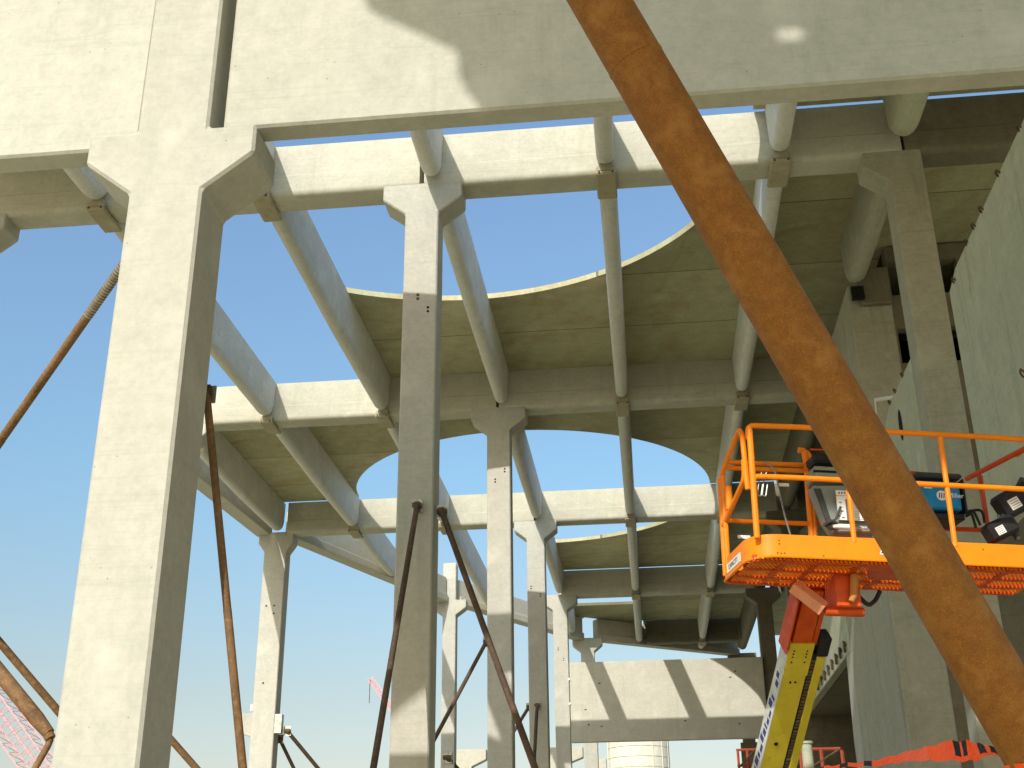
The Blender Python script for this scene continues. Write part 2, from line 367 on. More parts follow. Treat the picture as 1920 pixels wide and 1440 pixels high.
def edge_beam(p, q, label, w=0.42, z0=BB, z1=12.3):
    p = Vector((*p, 0)); q = Vector((*q, 0)); d = (q - p); L = d.length; d.normalize(); n = Vector((-d.y, d.x, 0))
    M = Matrix(((d.x, n.x, 0, p.x), (d.y, n.y, 0, p.y), (0, 0, 1, 0), (0, 0, 0, 1)))
    bm = NB(); prism(bm, [(-w / 2, z1), (-w / 2, z0 + .3), (-w / 2 - .08, z0 + .28), (-w / 2 - .08, z0), (w / 2, z0), (w / 2, z1)], 0, 0.02, L - 0.02, M)
    tag(mesh('edge_beam', bm, C_BEAM, base=(p + q) / 2 + Vector((0, 0, z0)), bevel=0.015), label, 'beam', 'edge beams round the left rim of the roof')
edge_beam((-12.5, 29.8), (-12.1, 36.9), 'edge beam coming out from behind the nearest column down to the lone left column')
edge_beam((-11.35, 37.3), (-7.85, 46.6), 'slanting edge beam from the lone left column down to the middle column')
edge_beam((-7.4, 47.1), (-2.9, 54.7), 'slanting edge beam between the slim far column and the splayed far column')
edge_beam((-2.2, 55.0), (4.4, 59.5), 'long slanting edge beam above the hanging wall panel')

# ------------------------------------------------------------------ joists
def joist(X, y0, y1, label, mat=None, hw=0.145, zb=11.30, taper=(1, 1)):
    bm = NB(); rings = []
    r = hw
    L = y1 - y0
    secs = []
    n0 = 7
    for k in range(n0):       # front end thins up to its seat
        t = k / (n0 - 1); e = 1 - math.sqrt(max(0, 1 - (1 - t) ** 2)); secs.append((y0 + 0.55 * t, zb + 0.05 + (0.22 * e if taper[0] else 0)))
    secs.append((y0 + L / 2, zb))
    for k in range(n0):
        t = k / (n0 - 1); e = 1 - math.sqrt(max(0, 1 - t ** 2)); secs.append((y1 - 0.55 * (1 - t), zb + 0.05 + (0.22 * e if taper[1] else 0)))
    for (y, z) in secs:
        ring = [(X + hw + .02, y, ROOF - 0.004)]
        for k in range(9):
            a = math.pi * k / 8; ring.append((X + r * math.cos(a), y, z + r - r * math.sin(a)))
        ring.append((X - hw - .02, y, ROOF - 0.004)); rings.append([Vector(p) for p in ring])
    loft(bm, rings)
    tag(mesh('roof_joist', bm, mat or C_JOIST, base=(X, (y0 + y1) / 2, zb), smooth=True), label, 'joist', 'round bottomed joists between the frames')
bays = [(8.06, 17.19), (17.76, 27.19), (27.76, 36.59), (37.16, 46.39)]
J = [
 ('A', 0, 'joist at far left between the front panel and the second beam, beside the nearest column'),
 ('C', 0, 'short looking joist landing on top of the middle column from the front'),
 ('D', 0, 'joist coming from behind the front panel just left of the big rusty pipe'),
 ('E', 0, 'joist coming from behind the front panel right of the big rusty pipe'),
 ('B', 0, 'joist in front of the second beam hidden behind the nearest column head'),
 ('A', 1, 'joist emerging low behind the nearest column towards the bright third beam'),
 ('B', 1, 'bold joist sloping across the sky right of the nearest column'),
 ('C', 1, 'joist running behind the middle column to the third column head'),
 ('D', 1, 'joist crossing the big sky opening between second and third beams'),
 ('E', 1, 'joist half hidden by the rusty pipe, between second and third beams'),
 ('A', 2, 'joist under the left deck running to the fourth beam'),
 ('B', 2, 'joist hidden mostly behind the middle column, meeting the oval opening'),
 ('C', 2, 'joist behind the third column crossing the oval opening to the fourth column'),
 ('D', 2, 'joist crossing the oval opening near its right half'),
 ('E', 2, 'joist left of the lift basket rail between third and fourth beams'),
 ('C', 3, 'joist passing behind the fourth column under the curved deck edge'),
 ('D', 3, 'joist crossing the lower crescent of sky below the fourth beam'),
 ('E', 3, 'joist below left of the lift basket, between fourth and fifth beams'),
]
for k, b, lab in J: joist(TX[k], *bays[b], lab)
joist(TX['A'], 37.16, 42.9, 'short joist from the fourth beam to the slanting edge beam, left of the middle column')
joist(TX['B'], 37.16, 48.6, 'joist below the fourth beam hidden behind the middle column')
joist(TX['C'], 46.97, 53.6, 'joist behind the fifth column to the splayed far column')
joist(TX['D'], 46.97, 56.0, 'far joist ending on the long slanting edge beam, left one')
joist(TX['E'], 46.97, 55.79, 'far joist right one, above the hanging wall panel')
joist(TX['E'], 56.4, 58.1, 'very short last joist stub on the slanting edge beam')
joist(4.60, 8.06, 17.0, 'dark joist reaching the shaded right column head from the front', mat=C_WALL, hw=0.2)
joist(4.56, 17.8, 21.98, 'tapering joist from the shaded right column back to the stair wall pier', mat=C_PIER_SHADE, hw=0.17)
joist(4.6, 27.3, 36.5, 'dark joist behind the lift basket', mat=C_BACK_SHADE, hw=0.2)
joist(4.6, 37.2, 46.3, 'pale short joist behind the top of the lift boom', mat=C_BACK_SHADE, hw=0.2)
joist(4.6, 47.0, 58.6, 'farthest dark joist beside the lift boom', mat=C_BACK_SHADE, hw=0.2)
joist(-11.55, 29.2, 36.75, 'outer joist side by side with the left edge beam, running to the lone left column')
joist(8.0, 8.1, 17.1, 'dark joist deep in the upper right corner', mat=C_BACK_SHADE)

# ------------------------------------------------------------------ roof deck with round openings
def deck(name, X0, X1, Y0, Y1, label, circle=None, th=0.12, yfun=None, lowfun=None):
    """deck slab between two frames; circle=(cx,cy,r) is left open"""
    bm = NB(); n = max(2, int((X1 - X0) / 0.10)); segs = []
    xs = [X0 + (X1 - X0) * i / n for i in range(n + 1)]
    if circle:
        for s in (-1, 1):
            xe = circle[0] + s * circle[2]
            for k in range(1, 8): xs.append(xe - s * 0.1 * (k / 8) ** 2)
            xs.append(xe)
        xs = sorted(x for x in xs if X0 <= x <= X1)
    prev = None
    for x in xs:
        a, b = Y0, Y1
        if lowfun: a = max(a, lowfun(x))
        if yfun: b = min(b, yfun(x))
        if circle:
            d = circle[2] ** 2 - (x - circle[0]) ** 2
            if d > 0:
                h = math.sqrt(d)
                if circle[1] <= (Y0 + Y1) / 2: a = max(a, circle[1] + h)
                else: b = min(b, circle[1] - h)
        if b <= a + 0.01: prev = None; continue
        q = [bm.verts.new((x, a, ROOF)), bm.verts.new((x, b, ROOF)), bm.verts.new((x, b, ROOF + th)), bm.verts.new((x, a, ROOF + th))]
        if prev:
            for i in range(4): bm.faces.new((prev[i], prev[(i + 1) % 4], q[(i + 1) % 4], q[i]))
        else: bm.faces.new(q)
        prev = q
    if prev: bm.faces.new(prev[::-1])
    return tag(mesh('roof_deck', bm, C_DECK, base=(X0, Y0, ROOF)), label, 'roof deck', 'plank roof decks')
R0 = 5.62
per = lambda x: (37.3 + (x + 11.35) * 2.66) if x < -7.6 else (47.1 + (x + 7.4) * 1.69 if x < -2.7 else 55.0 + (x + 2.2) * 0.68)
deck('d', -12.3, 14, -1.95, 7.78, 'roof deck over the viewer with a round opening', (-3.3, -2.0, R0))
deck('d', -12.3, 4.56, 7.80, 17.14, 'roof deck with round opening between the front panel and the second beam', (-3.3, 17.7, R0))
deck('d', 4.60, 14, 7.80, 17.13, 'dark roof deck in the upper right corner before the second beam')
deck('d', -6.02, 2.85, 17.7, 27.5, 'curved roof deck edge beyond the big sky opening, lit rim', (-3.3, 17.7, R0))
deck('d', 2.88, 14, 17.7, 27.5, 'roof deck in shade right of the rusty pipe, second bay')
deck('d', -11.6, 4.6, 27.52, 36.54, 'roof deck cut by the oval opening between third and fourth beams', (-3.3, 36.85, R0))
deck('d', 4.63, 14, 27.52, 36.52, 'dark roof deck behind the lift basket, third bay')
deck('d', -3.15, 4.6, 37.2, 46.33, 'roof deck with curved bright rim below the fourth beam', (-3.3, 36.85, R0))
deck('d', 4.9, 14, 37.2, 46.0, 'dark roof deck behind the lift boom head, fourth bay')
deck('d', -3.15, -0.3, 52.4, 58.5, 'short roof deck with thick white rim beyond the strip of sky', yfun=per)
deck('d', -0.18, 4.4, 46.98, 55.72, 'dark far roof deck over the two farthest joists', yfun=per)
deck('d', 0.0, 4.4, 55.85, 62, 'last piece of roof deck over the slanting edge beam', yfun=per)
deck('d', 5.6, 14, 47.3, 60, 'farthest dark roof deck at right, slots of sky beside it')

# ------------------------------------------------------------------ front wall panels
def panel(name, x0, x1, y0, y1, z0, z1, label, mat=C_PANEL, bevel=0.02, group='wall panels'):
    bm = NB(); box(bm, x0, x1, y0, y1, z0, z1)
    return tag(mesh('wall_panel', bm, mat, base=((x0 + x1) / 2, (y0 + y1) / 2, z0), bevel=bevel), label, 'wall panel', group)
panel('p', -11.6, -3.715, 7.53, 7.76, 5.50, 8.12, 'sunlit front wall panel at top left, behind the nearest column')
panel('p', -3.055, 12.2, 7.56, 7.78, 5.63, 8.12, 'long front wall panel across the top of the picture, half in shade')
# added unseen blocker, outline and hole shaped for the shadow on the front panel
bm = NB()
prism(bm, [(-4.32, 14.6), (-4.32, 12.92), (-3.56, 12.42), (-3.54, 12.08), (-3.36, 11.75), (-1.22, 11.75), (-1.22, 14.6)], 1, -2.2, -2.0)
box(bm, -1.22, -0.90, -2.2, -2.0, 11.75, 12.18); box(bm, -1.22, -1.13, -2.2, -2.0, 12.18, 12.4); box(bm, -1.22, -0.90, -2.2, -2.0, 12.4, 14.6); box(bm, -0.90, 13, -2.2, -2.0, 11.75, 14.6)
tag(mesh('wall_panel', bm, C_PANEL, base=(4, -2.1, 11.75)), 'added high shadow blocker behind the viewer with a small hole', 'wall panel', 'wall panels')
panel('p', -3.1, 8, -2.55, -2.35, 5.4, 9.9, 'added blocker panel behind the viewer shading the rusty pipe')  # unseen panel, put in to keep the sun off the big pipe

# right hand wall line
def notched(x0, x1, ya, yb, z0, z1, label, chamf=True, hole=None, mat=C_WALL):
    t = thing('wall_panel', ((x0 + x1) / 2, (ya + yb) / 2, z0), label, 'wall panel', 'wall panels')
    bm = NB()
    pts = [(ya, z0), (yb, z0), (yb, z1 - 0.14), (yb - 0.45, z1), (ya, z1)] if chamf else [(ya, z0), (yb, z0), (yb, z1), (ya, z1)]
    prism(bm, pts, 0, x0, x1); mesh('slab', bm, mat, t, bevel=0.012)
    return t
def loop(parent, x, y, z, s=0.07):
    bm = NB(); pts = [(x + 0.06, y - s * 0.6, z - 0.05), (x - s * .4, y - s * 0.5, z + s * .4), (x - s * .5, y, z + s), (x - s * .4, y + s * 0.5, z + s * .4), (x + 0.06, y + s * 0.6, z - 0.05)]
    tube(bm, bend(pts, 0.05, 3), 0.012, 6); mesh('lifting_loop', bm, RUST_D, parent)
def pocket(parent, x, y, z, ry, rz):
    bm = NB(); R = []
    for xx in (x - 0.004, x + 0.05): R.append([Vector((xx, y + ry * math.cos(a * math.pi / 10), z + rz * math.sin(a * math.pi / 10))) for a in range(20)])
    loft(bm, R); mesh('pocket', bm, HOLE if rz > 0.18 else C_WALL, parent)
wp = notched(4.40, 4.60, 7.9, 15.25, 4.3, 7.88, 'near shaded wall panel running back along the right edge, with steel loops on its rim', True)
for y in (11.6, 12.5, 13.3, 13.7, 14.1, 14.9): loop(wp, 4.40, y, 7.84 if y < 14.8 else 7.72)
for y, z in ((12.3, 7.35), (13.3, 7.3), (14.4, 7.3)): pocket(wp, 4.40, y, z, 0.06, 0.10)
for (y, z) in ((11.9, 5.62), (12.5, 5.5), (12.9, 5.45)): loop(wp, 4.39, y, z, 0.1)
wq = notched(4.36, 4.56, 17.76, 20.1, 5.2, 7.90, 'short shaded wall panel behind the right column with an oval hole', True)
for y in (18.35, 19.0, 19.5): loop(wq, 4.36, y, 7.86)
pq = at(1711, 742, 0, 4.36); pocket(wq, 4.36, pq.y, pq.z, 0.08, 0.13); pq = at(1689, 797, 0, 4.36); pocket(wq, 4.36, pq.y, pq.z, 0.13, 0.27)
bm = NB(); tube(bm, [(4.50, 19.35, 7.93), (4.1, 19.45, 7.92)], 0.035, 8); tube(bm, [(4.1, 19.45, 7.95), (4.05, 19.45, 6.6)], 0.014, 6); mesh('conduit', bm, PAPER, wq)
wr = notched(4.40, 4.60, 26.9, 36.4, 5.15, 7.9, 'far shaded wall panel right of the lift boom, rebar stubs along its lower edge', False)
for k in range(8):
    bm = NB(); y = 27.3 + k * 0.7; tube(bm, [(4.39, y, 5.35), (4.34, y - 0.12, 5.42), (4.36, y, 5.2)], 0.03, 6); mesh('rebar_stub', bm, RUST_D, wr)
# pier and stair wall
t = thing('stair_wall', (4.9, 24.4, GZ), 'tall grey wall pier behind the lift basket with a paler streaked left face', 'wall', 'stair core walls')
bm = NB(); box(bm, 4.40, 5.22, 22.0, 26.8, GZ - 0.5, 11.45); mesh('pier', bm, C_PIER_SHADE, t, bevel=0.03)
bm = NB(); box(bm, 4.60, 5.20, 21.84, 21.997, 10.95, 11.75); mesh('corbel', bm, C_BACK_SHADE, t, bevel=0.02)
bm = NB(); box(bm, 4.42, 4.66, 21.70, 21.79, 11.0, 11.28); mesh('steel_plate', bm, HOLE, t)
bm = NB(); prism(bm, [(26.8, 5.9), (27.5, 5.6), (27.9, 3.4), (27.3, GZ - .4), (26.8, GZ - .4)], 0, 4.42, 4.72); mesh('haunch', bm, C_PANEL, t, bevel=0.01)
t = thing('stair_wall', (8, 22.5, GZ), 'dark stair core wall with two black window openings, behind the shaded right column', 'wall', 'stair core walls')
bm = NB()
for (a, b, c, d) in ((5.225, 5.26, GZ - .5, 12.3), (6.6, 13.9, GZ - .5, 12.3), (5.26, 6.6, GZ - .5, 9.72), (5.26, 6.6, 10.47, 11.2), (5.26, 6.6, 11.95, 12.3)):
    box(bm, a, b, 22.05, 22.3, c, d)
mesh('wall', bm, C_BACK_SHADE, t)
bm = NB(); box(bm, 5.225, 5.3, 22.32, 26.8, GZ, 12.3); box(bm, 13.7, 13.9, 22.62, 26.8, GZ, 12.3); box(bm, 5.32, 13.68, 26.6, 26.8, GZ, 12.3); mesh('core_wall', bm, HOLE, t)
panel('p', 13.95, 14.2, 24, 60, GZ, 12.3, 'dark side wall closing the right side of the hall', mat=C_BACK_SHADE)
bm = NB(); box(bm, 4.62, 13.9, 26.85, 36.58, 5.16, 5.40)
tag(mesh('floor_slab', bm, C_BACK_SHADE, base=(9, 31, 5.16)), 'shaded upper floor slab inside the far right wall panel', 'floor slab')
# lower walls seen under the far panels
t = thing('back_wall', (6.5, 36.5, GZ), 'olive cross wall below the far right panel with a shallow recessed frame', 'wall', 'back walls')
bm = NB(); box(bm, 4.42, 13.9, 36.45, 36.58, GZ, 5.156); mesh('wall', bm, C_BACK_SHADE, t)
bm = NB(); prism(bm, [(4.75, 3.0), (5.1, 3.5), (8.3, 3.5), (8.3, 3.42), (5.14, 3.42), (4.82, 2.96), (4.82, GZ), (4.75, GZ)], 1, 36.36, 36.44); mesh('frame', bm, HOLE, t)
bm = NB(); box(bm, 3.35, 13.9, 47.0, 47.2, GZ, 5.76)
tag(mesh('back_wall', bm, C_BACK_SHADE, base=(7, 47.1, GZ)), 'dull wall under the right end of the hanging wall panel', 'wall', 'back walls')

# hanging panel with joist shadows
t = thing('wall_panel', (0.7, 46.3, 5.8), 'wide hanging wall panel low in the centre striped by joist shadows', 'wall panel', 'wall panels')
bm = NB(); box(bm, -2.86, 4.34, 46.15, 46.39, 5.80, 8.72); mesh('slab', bm, C_LOW, t, bevel=0.02)
for (x, z) in ((-2.3, 6.95), (-1.72, 6.33), (-1.75, 7.9), (1.35, 6.45), (3.3, 8.2), (3.3, 6.3), (3.1, 7.98), (-2.2, 6.4)):
    bm = NB(); prism(bm, [(x - .05, z), (x + .05, z), (x + .03, z + .045), (x - .03, z + .045)], 1, 46.142, 46.2); mesh('socket', bm, RUST_D, t)
for z in (8.1, 7.2): bm = NB(); tube(bm, [(-2.88, 46.1, z), (-2.88, 46.25, z)], 0.045, 8); mesh('clip', bm, PAPER, t)

# ------------------------------------------------------------------ things beyond, under the hanging panel
t = thing('silo', (-0.86 * 1.28, 80, GZ), 'round cream panelled silo just under the hanging wall panel', 'silo')
bm = NB(); cx = (at(1140, 1420, 1, 80).x + at(1255, 1420, 1, 80).x) / 2; rr = (at(1255, 1420, 1, 80).x - at(1140, 1420, 1, 80).x) / 2
for k in range(20):
    z0 = GZ + k * 0.62; a0 = 0
    tube(bm, [(cx, 80, z0), (cx, 80, z0 + 0.585)], rr, 40); tube(bm, [(cx, 80, z0 + 0.585), (cx, 80, z0 + 0.62)], rr * 0.965, 40)
for k in range(16):
    a = k * math.pi / 8 + 0.1; box(bm, -0.03, 0.03, rr - 0.01, rr + 0.03, GZ, GZ + 12.3, Matrix.Translation((cx, 80, 0)) @ Matrix.Rotation(a, 4, 'Z'))
mesh('cladding', bm, SILO, t, smooth=True)
bm = NB(); tube(bm, [(cx, 80, GZ + 12.4), (cx, 80, GZ + 13.6)], [rr, 0.3], 40); mesh('roof', bm, SILO, t, smooth=True)
xw = at(1118, 1420, 1, 62).x
column(xw, 62, 'bright white far column under the left end of the hanging wall panel', head=False, top=7.0, w=0.48, mat=C_LOW)
column(at(1045, 1425, 1, 56).x, 56.0, 'low far column with splayed head just under the fifth column', top=6.85, hb=6.1, w=0.35, hw=1.15, mat=C_LOW)
column(at(1003, 1430, 1, 56).x - 3.2, 56.0, 'low far column hidden behind the third column', top=6.85, hb=6.1, w=0.35, hw=1.0, mat=C_LOW)

def guard(px0, px1, py, Y, label, h=1.2):
    a = at(px0, py, 1, Y); b = at(px1, py, 1, Y); t = thing('guard_rail', ((a.x + b.x) / 2, Y, a.z - h), label, 'guard rail', 'red guard frames')
    for x in (a.x, (a.x + b.x) / 2, b.x):
        bm = NB(); tube(bm, [(x, Y, GZ), (x, Y, a.z)], 0.05, 6); mesh('post', bm, REDP, t)
    for z in (a.z - 0.02, a.z - 0.55):
        bm = NB(); tube(bm, [(a.x - .05, Y, z), (b.x + .05, Y, z)], 0.045, 6); mesh('rail', bm, REDP, t)
    bm = NB(); tube(bm, [(a.x, Y - .02, a.z - .6), (b.x, Y - .02, a.z)], 0.03, 6); mesh('brace', bm, RUST_D, t)
guard(1383, 1418, 1405, 44.5, 'rusty red guard frame left of the lift boom foot')
guard(1500, 1578, 1404, 33.0, 'rusty red guard frame right of the lift boom')
bm = NB(); p = at(1512, 1395, 1, 32.0); tube(bm, [(p.x, 32, GZ), (p.x, 32, p.z)], 0.14, 14); tube(bm, [(p.x, 32, p.z), (p.x, 32, p.z + .06)], 0.17, 14)
tag(mesh('vent_pipe', bm, C_WALL, base=(p.x, 32, GZ), smooth=True), 'grey upright pipe between the lift boom and the red guard frame', 'pipe')

# ------------------------------------------------------------------ braces
def brace(p, q, r, label, mat=RUST_D, plates=(1, 0), ext=0.0, name='steel_prop', group='slender steel props', thread=False):
    p = Vector(p); q = Vector(q); d = (q - p).normalized()
    t = thing(name, tuple(q), label, 'prop', group)
    L = (q - p).length
    bm = NB(); tube(bm, [p + d * 0.0, p + d * L * 0.42], r, 14); tube(bm, [p + d * L * 0.42, q], r * 1.04, 14); mesh('pipe', bm, mat, t, smooth=True)
    if plates[0]:
        bm = NB(); M = Matrix.Translation(p)
        box(bm, -r * .9, r * .9, -0.006, 0.06, -0.07, 0.06, M); tube(bm, [p + Vector((-r * 1.6, 0.0, 0)), p + Vector((r * 1.6, 0, 0))], r * 0.9, 10)
        mesh('end_shoe', bm, RUST_D, t)
        bm = NB(); box(bm, p.x - r * 1.9, p.x + r * 1.9, p.y + 0.045, p.y + 0.062, p.z - r * 2.4, p.z + r * 2.4); mesh('fixing_plate', bm, STEEL, t)
    if thread:
        bm = NB(); 
        for k in range(22):
            a = p + d * (0.03 * k); tube(bm, [a, a + d * 0.017], r * 1.08, 12)
        mesh('threaded_rod', bm, STEEL, t)
    return t
# big pipe in front
pt = ray(1098, -45) / F * 6.45; pb = ray(1927, 1385) / F * 5.55
d = (pb - pt).normalized(); pt2 = pt - d * 2.6; pb2 = pb + d * ((pb.z - GZ) / max(1e-3, -d.z))
t = thing('brace_pipe', tuple(pb2), 'thick rusty steel pipe slanting across the whole right half in front of everything', 'pipe')
bm = NB(); nS = 60
tube(bm, [pt2.lerp(pb2, k / nS) for k in range(nS + 1)], 0.151, 48); mesh('pipe', bm, RUST, t, smooth=True)
for f_ in (0.33,):
    bm = NB(); a = pt2.lerp(pb2, f_); tube(bm, [a - d * 0.008, a, a + d * 0.008], [0.1505, 0.1545, 0.1505], 48); mesh('weld_seam', bm, RUST, t, smooth=True)
bm = NB(); box(bm, -0.3, 0.3, -0.3, 0.3, -0.02, 0.02, Matrix.Translation(pb2 + Vector((0, 0, 0.01)))); mesh('base_plate', bm, RUST_D, t)

def from_px(a, b, Ya, Yb, extend=2.0):
    p = at(*a, 1, Ya); q = at(*b, 1, Yb); d = (q - p).normalized(); return p, q + d * extend
brace(*from_px((236, 490), (-10, 842), 8.2, 9.6, 3), 0.038, 'rusty prop with silvery threaded end, slanting up to the left side of the nearest column', RUST_M, thread=True, plates=(0, 0))
brace(*from_px((387, 735), (455, 1440), 8.14, 8.4, 1.2), 0.029, 'brown rusty prop hanging down right beside the nearest column', RUST_M)
brace(*from_px((782, 947), (700, 1440), 17.10, 15.2, 3), 0.042, 'blue grey to rusty prop pinned on the front of the middle column, going down left', RUST_D)
brace(*from_px((828, 958), (1003, 1440), 17.35, 16.4, 3), 0.045, 'long dark prop going down right from the side of the middle column', RUST_D)
brace(*from_px((912, 1203), (815, 1385), 27.3, 26.5, 3), 0.045, 'thin prop between the middle and third columns', RUST_D)
brace(*from_px((992, 1325), (955, 1385), 36.7, 36.5, 3), 0.05, 'short looking thin prop right of the third column', RUST_D)
brace(*from_px((1007, 1322), (1001, 1440), 36.5, 34.5, 3), 0.05, 'thin dark prop pinned on the front of the fourth column', RUST_D)
brace(*from_px((538, 1370), (600, 1445), 36.9, 38, 3), 0.06, 'upper of two blue grey props right of the lone left column', RUST_D)
brace(*from_px((524, 1385), (553, 1445), 37.2, 38, 3), 0.055, 'lower of two blue grey props right of the lone left column', RUST_D)
brace(*from_px((838, 1420), (865, 1450), 46.5, 47, 3), 0.09, 'tiny prop on the slim far column', RUST_D)
# props at bottom left
def pipe_thing(pts, r, label, mat, name='steel_prop', group='slender steel props'):
    bm = NB(); tube(bm, pts, r, 16); return tag(mesh(name, bm, mat, base=tuple(pts[-1]), smooth=True), label, 'prop', group)
def strut(a, b, Ya, Yb, r, label, mat, ext0=0, ext1=0):
    p = at(*a, 1, Ya); q = at(*b, 1, Yb); d = (q - p).normalized(); return pipe_thing([p - d * ext0, q + d * ext1], r, label, mat)
strut((-12, 1180), (372, 1442), 11.2, 13.6, 0.040, 'thin rusty prop crossing behind the foot of the nearest column', RUST_M, 3, 2) if False else None
strut((0, 1205), (108, 1332), 11.5, 11.9, 0.040, 'thin rusty prop at lower left above the thicker one', RUST_M, 3, 0.35)
strut((322, 1388), (372, 1445), 12.4, 12.6, 0.036, 'thin rusty prop just right of the foot of the nearest column', RUST_M, 0.4, 2)
t = thing('steel_prop', tuple(at(60, 1445, 1, 10)), 'thick rusty prop at lower left ending in a yellowish fork', 'prop', 'slender steel props')
p = at(0, 1262, 1, 10); q = at(84, 1366, 1, 10); d = (q - p).normalized()
bm = NB(); tube(bm, [p - d * 3, q - d * 0.12, q + d * 0.06], [0.064, 0.064, 0.05], 20); mesh('pipe', bm, RUST_M, t, smooth=True)
bm = NB(); k1 = at(95, 1385, 1, 10); tube(bm, [q, k1], 0.045, 14); tube(bm, bend([k1, at(90, 1398, 1, 10), at(60, 1450, 1, 9.9), at(20, 1520, 1, 9.8)], 0.05), 0.028, 12); mesh('fork', bm, RUST_M, t, smooth=True)

# ------------------------------------------------------------------ cranes
def lattice(P, Q, w0, label, mat, bays, base, r=0.035):
    P = Vector(P); Q = Vector(Q); d = (Q - P).normalized(); L = (Q - P).length
    a = d.cross(Vector((0, 1, 0))).normalized(); b = d.cross(a)
    t = thing('crane_boom', base, label, 'crane', 'far cranes')
    for s1 in (-1, 1):
        for s2 in (-1, 1):
            bm = NB(); o = (a * s1 + b * s2) * w0 / 2; tube(bm, [P + o, Q + o], r * 1.5, 5); mesh('chord', bm, mat, t)
    bm = NB(); st = L / bays
    cs = [(a + b) * w0 / 2, (a - b) * w0 / 2, (-a - b) * w0 / 2, (-a + b) * w0 / 2]
    for k in range(bays):
        p0 = P + d * st * k; p1 = P + d * st * (k + 0.5); p2 = P + d * st * (k + 1)
        for i in range(4):
            u, v = cs[i], cs[(i + 1) % 4]
            tube(bm, [p0 + u, p1 + v], r * .8, 4, False); tube(bm, [p1 + v, p2 + u], r * .8, 4, False)
    mesh('lacing', bm, mat, t)
    bm = NB(); tube(bm, [P, Q], r * 2.1, 6); mesh('pendant', bm, mat, t)
    return t
a = at(-150, 1125, 1, 62); b = at(90, 1461, 1, 62)
lattice(a, b, 1.3, 'pink red lattice crane boom in the bottom left corner', PINK, 20, tuple(b), 0.024)
a = at(694, 1272, 1, 150); b = at(800, 1420, 1, 150)
t = lattice(a, b, 0.6, 'tiny distant red crane boom tip left of the middle column', PINK, 16, tuple(b), 0.03)
bm = NB(); tube(bm, [a, a + Vector((0, 0, -3.0))], 0.05, 5); mesh('hoist_line', bm, RUST_D, t)

# ------------------------------------------------------------------ boom lift
ang = math.radians(12.5)
zb = 2.76; A0 = at(1411, 1041, 2, zb)
MB = Matrix.Translation((A0.x, A0.y, zb)) @ Matrix.Rotation(ang, 4, 'Z') @ Matrix.Rotation(math.radians(1.3), 4, 'Y')
BL, BD = 2.75, 0.90
ztop = at(1440, 792, 1, A0.y).z - zb
lift = thing('boom_lift', (A0.x + 0.5, A0.y + 1.4, GZ), 'orange and yellow boom lift whose railed basket hangs behind the rusty pipe', 'boom lift')
def loc(x, y, z): return MB @ Vector((x, y, z))
MI = MB.inverted()
def lp(px, py, yl):
    d = ray(px, py); o = MI @ Vector((0, 0, 0)); q = (MI.to_3x3() @ d); t_ = (yl - o.y) / q.y; p_ = o + q * t_; return p_.x, p_.z
# fascia: rounded near corners
def plan(inset=0.0, r=0.24, br=0.05):
    pts = []
    x0, x1, y0, y1 = inset, BL - inset, inset, BD - inset
    for (cx, cy, a0, rr) in ((x0 + r, y0 + r, math.pi, r), (x1 - r, y0 + r, 1.5 * math.pi, r), (x1 - br, y1 - br, 0, br), (x0 + br, y1 - br, .5 * math.pi, br)):
        for k in range(7):
            a = a0 + k * math.pi / 12; pts.append((cx + rr * math.cos(a), cy + rr * math.sin(a)))
    return pts
FH = 0.195
bm = NB()
outer = plan(); inner = plan(0.012)
O0 = [bm.verts.new(loc(x, y, 0)) for x, y in outer]; O1 = [bm.verts.new(loc(x, y, FH)) for x, y in outer]
I0 = [bm.verts.new(loc(x, y, 0)) for x, y in inner]; I1 = [bm.verts.new(loc(x, y, FH)) for x, y in inner]
n = len(outer)
for i in range(n):
    j = (i + 1) % n
    bm.faces.new((O0[i], O0[j], O1[j], O1[i])); bm.faces.new((I0[i], I1[i], I1[j], I0[j])); bm.faces.new((O1[i], O1[j], I1[j], I1[i])); bm.faces.new((O0[i], I0[i], I0[j], O0[j]))
fas = mesh('toe_board', bm, ORANGE, lift, smooth=True)
# lower lip
bm = NB(); lip = [loc(x, y, 0.0) for x, y in plan(-0.004)]; tube(bm, lip + [lip[0]], 0.011, 6, False); mesh('lip', bm, ORANGE, fas, smooth=True)
